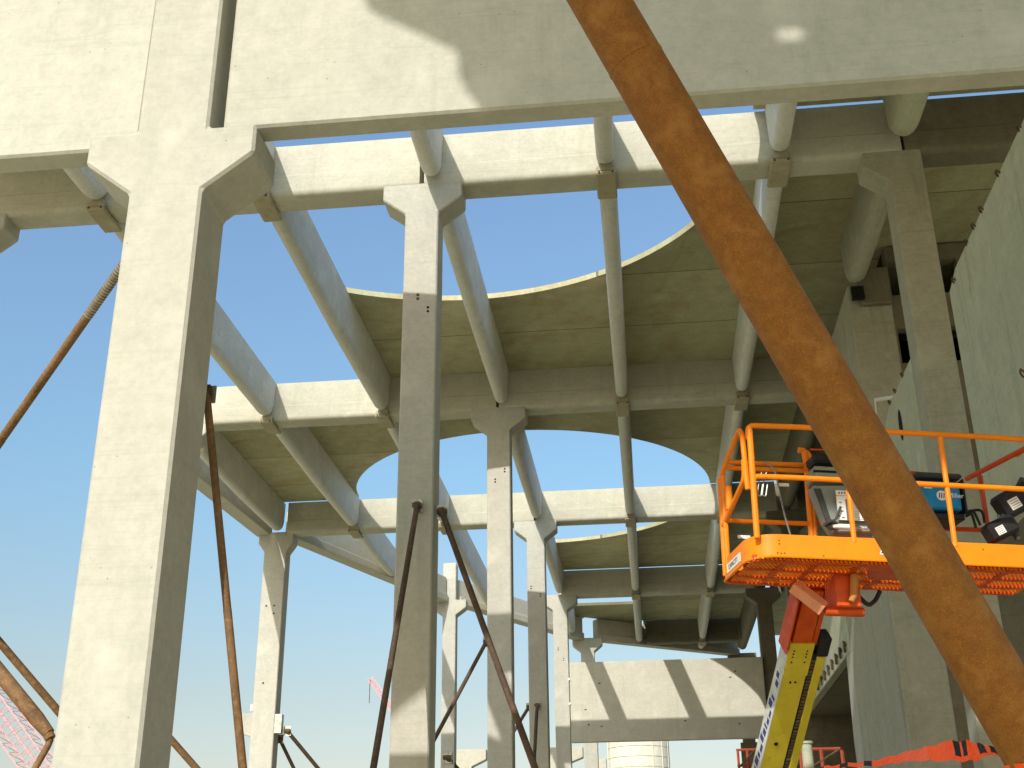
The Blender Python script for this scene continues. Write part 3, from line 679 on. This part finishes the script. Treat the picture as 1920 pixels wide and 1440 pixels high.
# mesh floor: expanded metal made of slanting strips over cross members
bm = NB()
k = 0; x = 0.0
def clipseg(p, q, x0, x1, y0, y1):
    (ax, ay), (bx, by) = p, q; t0, t1 = 0.0, 1.0; dx, dy = bx - ax, by - ay
    for pp, qq in ((-dx, ax - x0), (dx, x1 - ax), (-dy, ay - y0), (dy, y1 - ay)):
        if abs(pp) < 1e-9:
            if qq < 0: return None
        else:
            r_ = qq / pp
            if pp < 0: t0 = max(t0, r_)
            else: t1 = min(t1, r_)
    return None if t0 >= t1 else ((ax + t0 * dx, ay + t0 * dy), (ax + t1 * dx, ay + t1 * dy))
for s in (1,):
    for i in range(-40, 110):
        xx = i * 0.038
        c = clipseg((xx, 0), (xx + s * 0.62, BD), 0.04, BL - 0.04, 0.03, BD - 0.03)
        if c:
            a_, b_ = loc(*c[0], -0.020 + (0.004 if s > 0 else 0)), loc(*c[1], -0.020 + (0.004 if s > 0 else 0)); dd = (b_ - a_).normalized(); nn = dd.cross(Vector((0, 0, 1))) * 0.0085
            h = Vector((0, 0, 0.016)); v = [bm.verts.new(q_) for q_ in (a_ - nn, a_ + nn, b_ + nn, b_ - nn, a_ - nn + h, a_ + nn + h, b_ + nn + h, b_ - nn + h)]
            for f_ in ((0, 3, 2, 1), (4, 5, 6, 7), (0, 1, 5, 4), (2, 3, 7, 6), (1, 2, 6, 5), (3, 0, 4, 7)): bm.faces.new([v[g] for g in f_])
mesh('mesh_floor', bm, ORANGE, lift)
bm = NB()
for x in (0.32, 0.60, 0.98, 1.30, 1.64, 1.95, 2.30): box(bm, x - 0.022, x + 0.022, 0.02, BD - 0.02, -0.026, 0.033, MB)
for y in (0.10, 0.36, 0.62, 0.84): box(bm, 0.03, BL - 0.03, y - 0.024, y + 0.024, -0.029, 0.030, MB)
mesh('floor_frame', bm, ORANGE_R, lift)
bm = NB()
prism(bm, [(1.05, 0.1), (1.75, 0.1), (1.62, 0.5), (1.2, 0.5)], 2, -0.03, -0.013, MB); mesh('under_plate', bm, ORANGE_R, lift)
bm = NB()
random.seed(3)
for k in range(26):
    x = random.uniform(0.2, 2.2); y = random.uniform(0.1, 0.9); a_ = random.uniform(-.6, .6)
    bm = NB(); tube(bm, bend([loc(x, y, -0.005), loc(x + .09 * math.cos(a_), y + .09 * math.sin(a_), -0.03), loc(x + .17 * math.cos(a_), y + .12 * math.sin(a_), -0.005)], .03, 3), 0.006, 5); mesh('wire_loop', bm, ORANGE, lift)
# rails
RR = 0.0245
def rail(name, pts, r=RR, mat=ORANGE, rad=0.12, n=10):
    bm = NB(); tube(bm, bend([loc(*p) for p in pts], rad, 6), r, n); return mesh(name, bm, mat, lift, smooth=True)
zt = ztop; zm = FH + (ztop - FH) * 0.52
rail('top_rail', [(0.06, 0.10, zt - 0.10), (0.05, 0.03, zt), (0.5, 0.005, zt), (BL * 0.82, 0.005, zt), (BL - 0.05, 0.02, zt), (BL - 0.02, 0.4, zt)], rad=0.10)
rail('mid_rail', [(0.055, 0.04, zm - 0.045), (0.08, 0.02, zm), (0.4, 0.006, zm), (BL - 0.05, 0.01, zm), (BL - 0.02, 0.4, zm)], rad=0.08)
for x in (0.055, lp(1596, 950, 0)[0], lp(1778, 920, 0)[0], BL - 0.05): rail('post', [(x, 0.015, FH * .8), (x, 0.015, zt if x > .1 else zt - .02)], r=RR * (1.1 if x < .1 else .95))
# left end frame: gate, grab loop
xl = 0.012
rail('post', [(xl, BD - 0.03, 0.05), (xl, BD - 0.03, zm + 0.27)], r=RR * 1.15); rail('post', [(xl, BD - 0.12, 0.05), (xl, BD - 0.12, zm + 0.26)], r=RR)
rail('grab_loop', [(0.03, 0.10, 0.62), (xl, 0.10, zt - 0.06), (xl, 0.18, zt + 0.02), (xl, BD - 0.10, zt - 0.18), (xl, BD - 0.08, zm + 0.1)], rad=0.09)
rail('grab_loop', [(xl, 0.10, zt - 0.3), (xl, 0.11, 0.72), (xl, BD - 0.05, 0.52)], rad=0.12)
rail('gate_post', [(xl, BD - 0.28, 0.6), (xl, BD - 0.28, 0.82)], r=RR * 1.3)
# back rails
yb = BD - 0.02
def br(name, pts, r=RR * .9, mat=ORANGE, rad=0.05, yl=None):
    return rail(name, [(lp(x, y, yl if yl is not None else yb)[0], yl if yl is not None else yb, lp(x, y, yl if yl is not None else yb)[1]) for x, y in pts], r, mat, rad)
br('back_rail', [(1362, 866), (1512, 872)]); br('back_rail', [(1362, 877), (1512, 883)]); br('back_rail', [(1366, 976), (1518, 982)])
br('post', [(1497, 844), (1508, 845), (1512, 870), (1522, 1010)], RR * 1.2, rad=.04); br('post', [(1506, 846), (1516, 850), (1521, 870), (1528, 1010)], RR)
br('back_rail', [(1520, 977), (1560, 985)], mat=ORANGE_R); br('back_rail', [(1650, 886), (1722, 888)], mat=ORANGE_R)
br('back_rail', [(1715, 990), (1858, 994)], mat=ORANGE_R); br('post', [(1838, 892), (1856, 1015)], mat=ORANGE_R)
ex, ez = lp(1812, 898, yb)
rail('end_rail', [(ex, yb, ez), (BL - 0.03, 0.06, zt - 0.02)], r=RR, mat=ORANGE_R); rail('end_rail', [(BL - 0.03, 0.10, zt), (BL - 0.03, 0.10, 0.1)], r=RR)
rail('end_rail', [(BL - 0.02, 0.10, zm), (BL - 0.02, yb, zm)], r=RR, mat=ORANGE_R)
def rect(bm, a, b, y0, y1):
    (x0, z0), (x1, z1) = lp(*a, y0), lp(*b, y0); box(bm, min(x0, x1), max(x0, x1), y0, y1, min(z0, z1), max(z0, z1), MB)
# control box with manual
yc = BD - 0.34
bm = NB(); rect(bm, (1526, 873), (1640, 903), yc, yc + .25); cb = mesh('control_box', bm, MGREY, lift, bevel=0.012)
bm = NB(); rect(bm, (1526, 885), (1641, 886.5), yc - .004, yc + .01); mesh('seam', bm, HOLE, cb)
bm = NB(); rect(bm, (1524, 849), (1632, 871), yc + .02, yc + .24); mesh('lid', bm, BLACK, cb, bevel=0.02)
bm = NB(); rect(bm, (1520, 843), (1640, 847), yc - .02, yc); mesh('joystick_guard', bm, ORANGE_R, cb)
bm = NB(); prism(bm, [lp(1526, 908, yc), lp(1650, 908, yc), lp(1650, 996, yc), lp(1568, 996, yc), lp(1553, 975, yc)], 1, yc + .03, yc + .2, MB); hs = mesh('console_housing', bm, MGREY, lift, bevel=0.01)
bm = NB(); prism(bm, [lp(1527, 915, yc), lp(1540, 915, yc), lp(1562, 982, yc), lp(1553, 982, yc)], 1, yc + .015, yc + .028, MB); mesh('side_strip', bm, DGREY, hs)
ys = yc - 0.03
bm = NB(); rect(bm, (1567, 919), (1672, 979), ys, ys + .012); sh = mesh('instruction_sheet', bm, PAPER, lift)
bm = NB(); rect(bm, (1567, 929), (1672, 933), ys - .004, ys - .0008); mesh('orange_stripe', bm, ORANGE, sh)
bm = NB()
random.seed(5)
for k in range(11):
    y = 938 + k * 3.5; x = 1590
    while x < 1666:
        w = random.uniform(6, 16); rect(bm, (x, y), (min(1668, x + w), y + 1.0), ys - .0035, ys - .0008); x += w + 3
for x in (1588, 1628): rect(bm, (x, 936), (x + .8, 976), ys - .0035, ys - .0008)
for (x, y) in ((1573, 941), (1574, 950), (1577, 957), (1571, 966), (1579, 969)): rect(bm, (x, y), (x + 5, y + 2.2), ys - .0035, ys - .0008)
for x in (1572, 1577, 1582, 1600, 1607, 1614): rect(bm, (x, 922), (x + 3, 926), ys - .0035, ys - .0008)
mesh('print', bm, INK, sh)
bm = NB(); rect(bm, (1600, 985), (1672, 994), ys - .05, ys - .02); rect(bm, (1562, 981), (1597, 991), ys - .06, ys - .02); lb = mesh('label_plate', bm, PAPER, lift, bevel=0.008)
cx_, cz_ = lp(1630, 989.5, ys - .052)
bm = text_bm('OPERATOR MUST READ', 0.030, MB @ Matrix.Translation((cx_, ys - .053, cz_)) @ Matrix.Rotation(math.pi / 2, 4, 'X')); mesh('lettering', bm, INK, lb)
# logo and stickers
def decal_text(body, size, x, z, mat, depth=0.0016, y=-0.003): return text_bm(body, size, MB @ Matrix.Translation((x, y, z)) @ Matrix.Rotation(math.pi / 2, 4, 'X') , depth)
LX = lp(1660, 1022, 0)[0] - 1.245
ML = MB @ Matrix.Translation((LX, 0, 0))
for k, (sz, m, dp) in enumerate(((0.150, PAPER, 0.001), (0.128, INKB, 0.003))):
    bm = NB()
    prism(bm, [(1.185 + .012 * k, 0.055 + .01 * k), (1.42 - .01 * k, 0.055 + .01 * k), (1.42 - .01 * k, 0.078 - .004 * k), (1.26, 0.082 - .004 * k), (1.24, 0.095), (1.20 + .008 * k, 0.095 - .01 * k)], 1, -0.003 - .0015 * k, -0.0005, ML)
    mesh('logo', bm, m, fas)
bm = NB()
for (x0, x1) in ((1.25, 1.29), (1.305, 1.345), (1.36, 1.40)): prism(bm, [(x0, 0.085), (x1, 0.085), (x1 + .012, 0.165), (x0 + .012, 0.165)], 1, -0.0035, -0.0005, ML)
mesh('logo', bm, PAPER, fas)
mesh('logo', decal_text('JLG', 0.095, LX + 1.335, 0.122, INKB, 0.0035, -0.002), INKB, fas)
ME = MB @ Matrix.Rotation(-math.pi / 2, 4, 'Z')   # left end face: local x runs towards the viewer
bm = NB(); box(bm, -0.80, -0.34, -0.0035, -0.001, 0.045, 0.125, ME); st = mesh('sticker', bm, PAPER, fas)
bm = text_bm('CAPACITY', 0.062, ME @ Matrix.Translation((-0.57, -0.005, 0.085)) @ Matrix.Rotation(math.pi / 2, 4, 'X')); mesh('lettering', bm, INK, st)
for (x, y, z) in ((0.55, BD - 0.045, zm + 0.235), (0.14, BD - 0.045, 0.42)):
    bm = NB(); box(bm, x, x + 0.12, y - .004, y, z - 0.016, z + .016, MB); mesh('sticker', bm, PAPER, lift)
# bolts on the toe board
bm = NB()
for (x, z) in ((0.24, 0.14), (0.24, 0.11), (0.22, 0.03), (0.25, 0.028), (0.28, 0.03), (0.62, 0.02), (2.05, 0.14)): bm = NB(); tube(bm, [loc(x, -0.004, z), loc(x, 0.003, z)], 0.006, 6); mesh('bolt', bm, HOLE, fas)
def q3(px, py, yl): x, z = lp(px, py, yl); return loc(x, yl, z)
# jib, hinge, boom
def P(x, y, dep): return ray(x, y) / F * dep
bm = NB(); xa, za = lp(1550, 1146, .5); xb, zb2 = lp(1620, 1148, .5); box(bm, xa + .06, xb - .06, 0.38, 0.66, za + .02, -0.02, MB); tube(bm, [loc(xa - .02, 0.5, za), loc(xb, 0.5, zb2)], 0.042, 16)
piv = mesh('pivot_bracket', bm, ORANGE_R, lift, bevel=0.01)
bm = NB(); tube(bm, [q3(1602, 1078, .34), q3(1601, 1115, .34), q3(1596, 1128, .34)], [0.036, 0.036, 0.025], 12); mesh('rotator', bm, paint('tan orange paint', (0.50, 0.22, 0.05), None, 0.5, 0.3), piv, smooth=True)
bm = NB(); a = q3(1545, 1142, .48); b = q3(1488, 1098, .55)
dd = (b - a).normalized(); 
tube(bm, [a, b], 0.07, 4); mesh('link_arm', bm, paint('salmon arm paint', (0.75, 0.30, 0.16), None, 0.4, 0.2), piv)
bm = NB(); tube(bm, bend([q3(1612, 1120, .45), q3(1628, 1136, .45), q3(1642, 1126, .5), q3(1650, 1108, .5)], 0.08), 0.02, 8); mesh('hydraulic_hose', bm, BLACK, piv, smooth=True)
# boom box
D1, D2 = 11.3, 12.0
bt = P(1503, 1215, D1); bb_ = P(1440, 1470, D2); ax = (bb_ - bt).normalized()
side = (RX * 0 + Vector((1, 0, 0)))
vw = bt.normalized()
right = ax.cross(vw); right.normalize()
if right.x < 0: right = -right
rotm = Matrix.Rotation(math.radians(-28), 3, ax); r1 = (rotm @ right)
if (rotm @ right).dot(vw) < 0: pass
fn = r1.cross(ax); fn.normalize()
if fn.dot(vw) > 0: fn = -fn     # front face normal towards the viewer
MBm = Matrix(((r1.x, -fn.x, -ax.x, bt.x), (r1.y, -fn.y, -ax.y, bt.y), (r1.z, -fn.z, -ax.z, bt.z), (0, 0, 0, 1)))   # local x right, y away, z up the boom
Lb = 4.6
bm = NB(); box(bm, -0.115, 0.115, 0, 0.17, -Lb, 0.0, MBm); mb = mesh('boom_section', bm, YELLOW, lift, bevel=0.006)
bm = NB(); box(bm, -0.120, 0.120, -0.006, 0.176, -0.32, 0.05, MBm); mesh('wear_collar', bm, YELLOW, mb)
bm = NB()
for x in (-0.07, 0.06):
    for z in (-0.03, -0.065, -0.1, -0.16): bm = NB(); tube(bm, [MBm @ Vector((x, -0.012, z)), MBm @ Vector((x, 0.0, z))], 0.008, 6); mesh('bolt', bm, HOLE, mb)
for (x, z) in ((-0.03, -0.40), (0.02, -0.40), (-0.02, -1.15)): bm = NB(); tube(bm, [MBm @ Vector((x, -0.006, z)), MBm @ Vector((x, 0.0, z))], 0.012 + (0.01 if z < -1 else 0), 6); mesh('bolt', bm, HOLE, mb)
bm = NB(); box(bm, -0.126, -0.1155, 0.0, 0.17, -Lb, -0.02, MBm); pl_ = mesh('lettered_side', bm, WHITEP, mb)
random.seed(11); z = -0.35
while z > -3.2:
    h = random.uniform(0.03, 0.10)
    if random.random() < 0.72: y0_ = random.uniform(0.03, 0.06); bm = NB(); box(bm, -0.1275, -0.1262, y0_, y0_ + random.uniform(0.04, 0.085), z - h, z, MBm); mesh('lettering', bm, INKB, pl_)
    z -= h + 0.025

bm = NB(); box(bm, -0.095, 0.095, 0.012, 0.15, 0.0, 0.62, MBm); box(bm, -0.100, 0.100, 0.006, 0.156, 0.22, 0.235, MBm); inn = mesh('inner_boom', bm, ORANGE_R, lift, bevel=0.005)
bm = NB(); box(bm, -0.16, -0.145, -0.03, 0.17, -0.05, 0.55, MBm); box(bm, -0.145, -0.098, 0.09, 0.16, 0.0, 0.6, MBm); mesh('cheek_plate', bm, ORANGE_R, inn)
bm = NB(); box(bm, 0.105, 0.15, 0.02, 0.15, 0.02, 0.62, MBm); mesh('cheek_plate', bm, ORANGE_R, inn)
bm = NB(); box(bm, 0.125, 0.175, 0.01, 0.12, -Lb, -0.08, MBm); tr = mesh('cable_track', bm, BLACK, lift)
bm = NB()
for k in range(110):
    z = -0.16 - k * 0.04; box(bm, 0.13, 0.17, 0.0 + 0.004 * (k % 3), 0.009, z - 0.012, z + 0.012, MBm)
mesh('track_link', bm, RUST_D, tr)
bm = NB(); box(bm, 0.178, 0.262, 0.0, 0.14, -Lb, -0.10, MBm); mesh('track_cover', bm, YELLOW, lift, bevel=0.006)
bm = NB()
box(bm, 0.165, 0.275, -0.02, 0.14, -0.095, 0.12, MBm); mesh('track_bracket', bm, BLACK, lift, bevel=0.01)
# chassis below the frame
cb0 = MBm @ Vector((0, 0.1, -Lb))
MC = Matrix.Translation((cb0.x, cb0.y + 1.2, 0))
ch = NB(); box(ch, -1.1, 1.1, -1.3, 1.5, -1.2, -0.75, MC); chs = mesh('chassis', ch, ORANGE, lift, bevel=0.05)
ch = NB(); box(ch, -0.9, 0.9, -1.5, 1.2, -0.74, -0.2, MC); mesh('turret', ch, YELLOW, lift, bevel=0.08)
for sx in (-1, 1):
    for y in (-0.9, 1.1):
        bm = NB(); c = MC @ Vector((sx * 1.2, y, -1.2)); tube(bm, [c - Vector((.15, 0, 0)), c - Vector((.12, 0, 0)), c + Vector((.12, 0, 0)), c + Vector((.15, 0, 0))], [.33, .4, .4, .33], 24); mesh('wheel', bm, RUBBER, lift, smooth=True)

# ------------------------------------------------------------------ loads in the basket (things of their own)
w = thing('welding_machine', tuple(loc(2.0, BD - 0.2, 0.36)), 'blue welding machine box with a white round logo hung in the basket', 'welder')
yw = BD - 0.36
bm = NB(); rect(bm, (1700, 899), (1806, 957), yw, yw + .35); bd = mesh('body', bm, BLUE, w, bevel=0.015)
bm = NB(); rect(bm, (1807, 897), (1813, 961), yw - .01, yw + .36); mesh('end_panel', bm, BLACK, w, bevel=0.008)
bm = NB(); rect(bm, (1700, 958.5), (1811, 975), yw + .01, yw + .34); mesh('base', bm, BLACK, w, bevel=0.01)
bm = NB(); rect(bm, (1716, 883), (1806, 897), yw + .04, yw + .28); mesh('handle', bm, DGREY, w, bevel=0.02)
yy = yw - 0.004; lx_, lz_ = lp(1766, 929, yy)
bm = NB(); R = [[loc(lx_ + 0.050 * math.cos(a * math.pi / 14), q_, lz_ + 0.048 * math.sin(a * math.pi / 14)) for a in range(28)] for q_ in (yy, yy + .003)]; loft(bm, R); lg = mesh('logo', bm, PAPER, bd)
for k in range(3):
    bm = NB(); x_ = lx_ - .033 + k * .022; prism(bm, [(x_, lz_ - .025), (x_ + .010, lz_ - .025), (x_ + .020, lz_ + .025), (x_ + .010, lz_ + .025)], 1, yy - .002, yy, MB); mesh('logo_bar', bm, INKB, lg)
mesh('lettering', text_bm('Miller', 0.066, MB @ Matrix.Translation((lx_ + .135, yy, lz_ + .003)) @ Matrix.Rotation(math.pi / 2, 4, 'X')), PAPER, bd)
bm = NB(); rect(bm, (1732, 911), (1748, 916), yy, yy + .003); mesh('sticker', bm, PAPER, bd)
for pts in (((1811, 962), (1826, 958), (1838, 985)), ((1811, 968), (1822, 962), (1830, 990)), ((1800, 960), (1842, 955), (1846, 980))):
    bm = NB(); tube(bm, bend([loc(lp(x, y, yw + .1)[0], yw + .1, lp(x, y, yw + .1)[1]) for x, y in pts], 0.1), 0.013, 7); mesh('cable', bm, BLACK, w, smooth=True)
def flood(px, py, s, label, rz=0):
    x, z = lp(px, py, 0.40)
    t = thing('tool_case', tuple(loc(x, 0.4, z)), label, 'tool case', 'black cases in the basket')
    Mx = MB @ Matrix.Translation((x, 0.40, z)) @ Matrix.Rotation(math.radians(rz), 4, 'Y')
    bm = NB(); box(bm, -0.14 * s, 0.16 * s, -0.10, 0.10, -0.09 * s, 0.10 * s, Mx); b = mesh('body', bm, BLACK, t, bevel=0.03)
    bm = NB(); box(bm, -0.10 * s, -0.01 * s, -0.104, -0.1, -0.05 * s, 0.03 * s, Mx); lb = mesh('label', bm, PAPER, t)
    bm = NB()
    for k in range(4): box(bm, -0.09 * s, -0.02 * s, -0.1055, -0.104, (-0.04 + k * .018) * s, (-0.036 + k * .018) * s, Mx)
    mesh('print', bm, INK, lb)
    bm = NB(); tube(bm, [Mx @ Vector((0.10 * s, 0, 0.08 * s)), Mx @ Vector((0.17 * s, 0, 0.12 * s))], 0.03, 10); mesh('knob', bm, DGREY, t)
flood(1902, 942, 1.25, 'upper black case with white label at the right edge, in the basket', -28)
flood(1874, 994, 0.95, 'lower black case with white label standing in the basket by the right edge', -26)
def q3(px, py, yl): x, z = lp(px, py, yl); return loc(x, yl, z)
bm = NB(); tube(bm, [q3(1872, 966, .36), q3(1880, 1012, .36)], 0.016, 8); tube(bm, [q3(1893, 985, .4), q3(1910, 1012, .4)], 0.03, 8); tube(bm, [q3(1874, 975, .36), q3(1896, 990, .4)], 0.012, 6)
tag(mesh('stand_leg', bm, DGREY, base=tuple(q3(1880, 1010, .36)), smooth=True), 'grey stand legs beside the black cases in the basket', 'stand')
bm = NB(); tube(bm, bend([q3(1434, 866, BD - .06), q3(1452, 878, BD - .08), q3(1462, 925, BD - .1), q3(1471, 966, BD - .15), q3(1484, 1010, BD - .25)], .1), 0.009, 6)
tag(mesh('rope', bm, STEEL, base=tuple(loc(.42, BD - .05, .14)), smooth=True), 'thin grey cord hanging from the back rail of the basket', 'cord')
bm = NB()
for (dx, dy) in ((0.0, 0), (0.045, .01)):
    tube(bm, bend([q3(1428 + dx * 200, 886, .06), q3(1423 + dx * 200, 903, .06), q3(1420 + dx * 200, 928, .06), q3(1427 + dx * 200, 931, .06), q3(1430 + dx * 200, 908, .06)], .03, 3), 0.0055, 6)
tag(mesh('hook', bm, STEEL, base=tuple(loc(0.2, 0.03, zm)), smooth=True), 'pair of steel snap hooks on the middle rail of the basket', 'hook')
bm = NB(); tube(bm, [q3(1552, 985, .5), q3(1568, 972, .5), q3(1576, 950, .5)], 0.012, 6); tube(bm, bend([q3(1546, 985, .5), q3(1556, 976, .45), q3(1572, 984, .5), q3(1560, 992, .5), q3(1548, 982, .5)], .05), 0.02, 8)
tag(mesh('hose_bundle', bm, DGREY, base=tuple(loc(1, .5, .2)), smooth=True), 'small bundle of grey hoses under the instruction sheet in the basket', 'hoses')

# ------------------------------------------------------------------ barrier tape tied to the pipe
def ribbon(cl, wd, label):
    t = thing('barrier_tape', tuple(cl[-1]), label, 'tape')
    bm = NB(); rows = []; n = len(cl); K = 4
    for i in range(n):
        rows.append([bm.verts.new(cl[i] + wd[i] * (j / K - 0.5) + Vector((0, 0.006 * math.sin(i * 1.7 + j * 2.1), 0))) for j in range(K + 1)])
    return t, bm, rows
ctl = [((1380, 1452), 0.02, 20, 9.0), ((1500, 1444), 0.02, 60, 8.2), ((1560, 1438), 0.022, 75, 7.7), ((1620, 1433), 0.03, 70, 7.3), ((1680, 1424), 0.045, 95, 7.0), ((1740, 1412), 0.075, 95, 6.6), ((1790, 1408), 0.11, 88, 6.4), ((1822, 1408), 0.105, 80, 6.3), ((1850, 1407), 0.055, 110, 6.2), ((1880, 1411), 0.04, 100, 6.1), ((1905, 1415), 0.05, 90, 5.6), ((1960, 1425), 0.05, 90, 5.5)]
cl, wd = [], []
for (a, b) in zip(ctl, ctl[1:]):
    for k in range(8):
        f_ = k / 8; x = a[0][0] + (b[0][0] - a[0][0]) * f_; y = a[0][1] + (b[0][1] - a[0][1]) * f_ + 2.0 * math.sin(k * 0.8 + a[0][0])
        dep = a[3] + (b[3] - a[3]) * f_; cl.append(P(x, y, dep)); w_ = a[1] + (b[1] - a[1]) * f_; an = math.radians(a[2] + (b[2] - a[2]) * f_)
        wd.append(Vector((math.cos(an) * .6, 0.35, math.sin(an))) * w_)
t, bm, rows = ribbon(cl, wd, 'orange and black barrier tape tied to the foot of the thick rusty pipe')
for i in range(len(rows) - 1):
    for j in range(len(rows[0]) - 1):
        f_ = bm.faces.new((rows[i][j], rows[i + 1][j], rows[i + 1][j + 1], rows[i][j + 1]))
        ph = (i * 0.55 + j * 0.5) % 7
        blk = (i < 30 and (i // 2) % 3 == 0) or (47 <= i < 54 and j in (1, 2, 3) and i % 4 != 3) or (60 <= i < 76 and j >= 1 and (i // 2) % 3 != 2)
        f_.material_index = 1 if blk else 0
o = mesh('ribbon', bm, [TAPE, BLACK], t)
sol = o.modifiers.new('t', 'SOLIDIFY'); sol.thickness = 0.0015
# wraps round the pipe
bm = NB(); dpp = (pb2 - pt2).normalized(); cpt = None; best = 9e9
for k in range(400):
    q = pt2.lerp(pb2, k / 400); c = Vector((q.dot(Vector((RX[0], RY[0], RZ[0]))), q.dot(Vector((RX[1], RY[1], RZ[1]))), q.dot(Vector((RX[2], RY[2], RZ[2])))))
    yy_ = 720 + F * c.y / c.z
    if abs(yy_ - 1425) < best: best = abs(yy_ - 1425); cpt = q
ua = dpp.cross(Vector((0, 0, 1))).normalized(); ub = dpp.cross(ua)
for (o0, tilt, wid) in ((-0.02, 0.05, 0.03), (0.03, -0.07, 0.035), (0.075, 0.03, 0.02)):
    ring = []
    for k in range(41):
        a_ = k * 2 * math.pi / 40; rr_ = 0.156 + 0.006 * math.sin(a_ * 5 + o0 * 90)
        c = cpt + dpp * (o0 + tilt * math.sin(a_)) + (ua * math.cos(a_) + ub * math.sin(a_)) * rr_
        ring.append((bm.verts.new(c - dpp * wid / 2), bm.verts.new(c + dpp * wid / 2)))
    for r0_, r1_ in zip(ring, ring[1:]): bm.faces.new((r0_[0], r1_[0], r1_[1], r0_[1]))
mesh('knot', bm, TAPE, t)
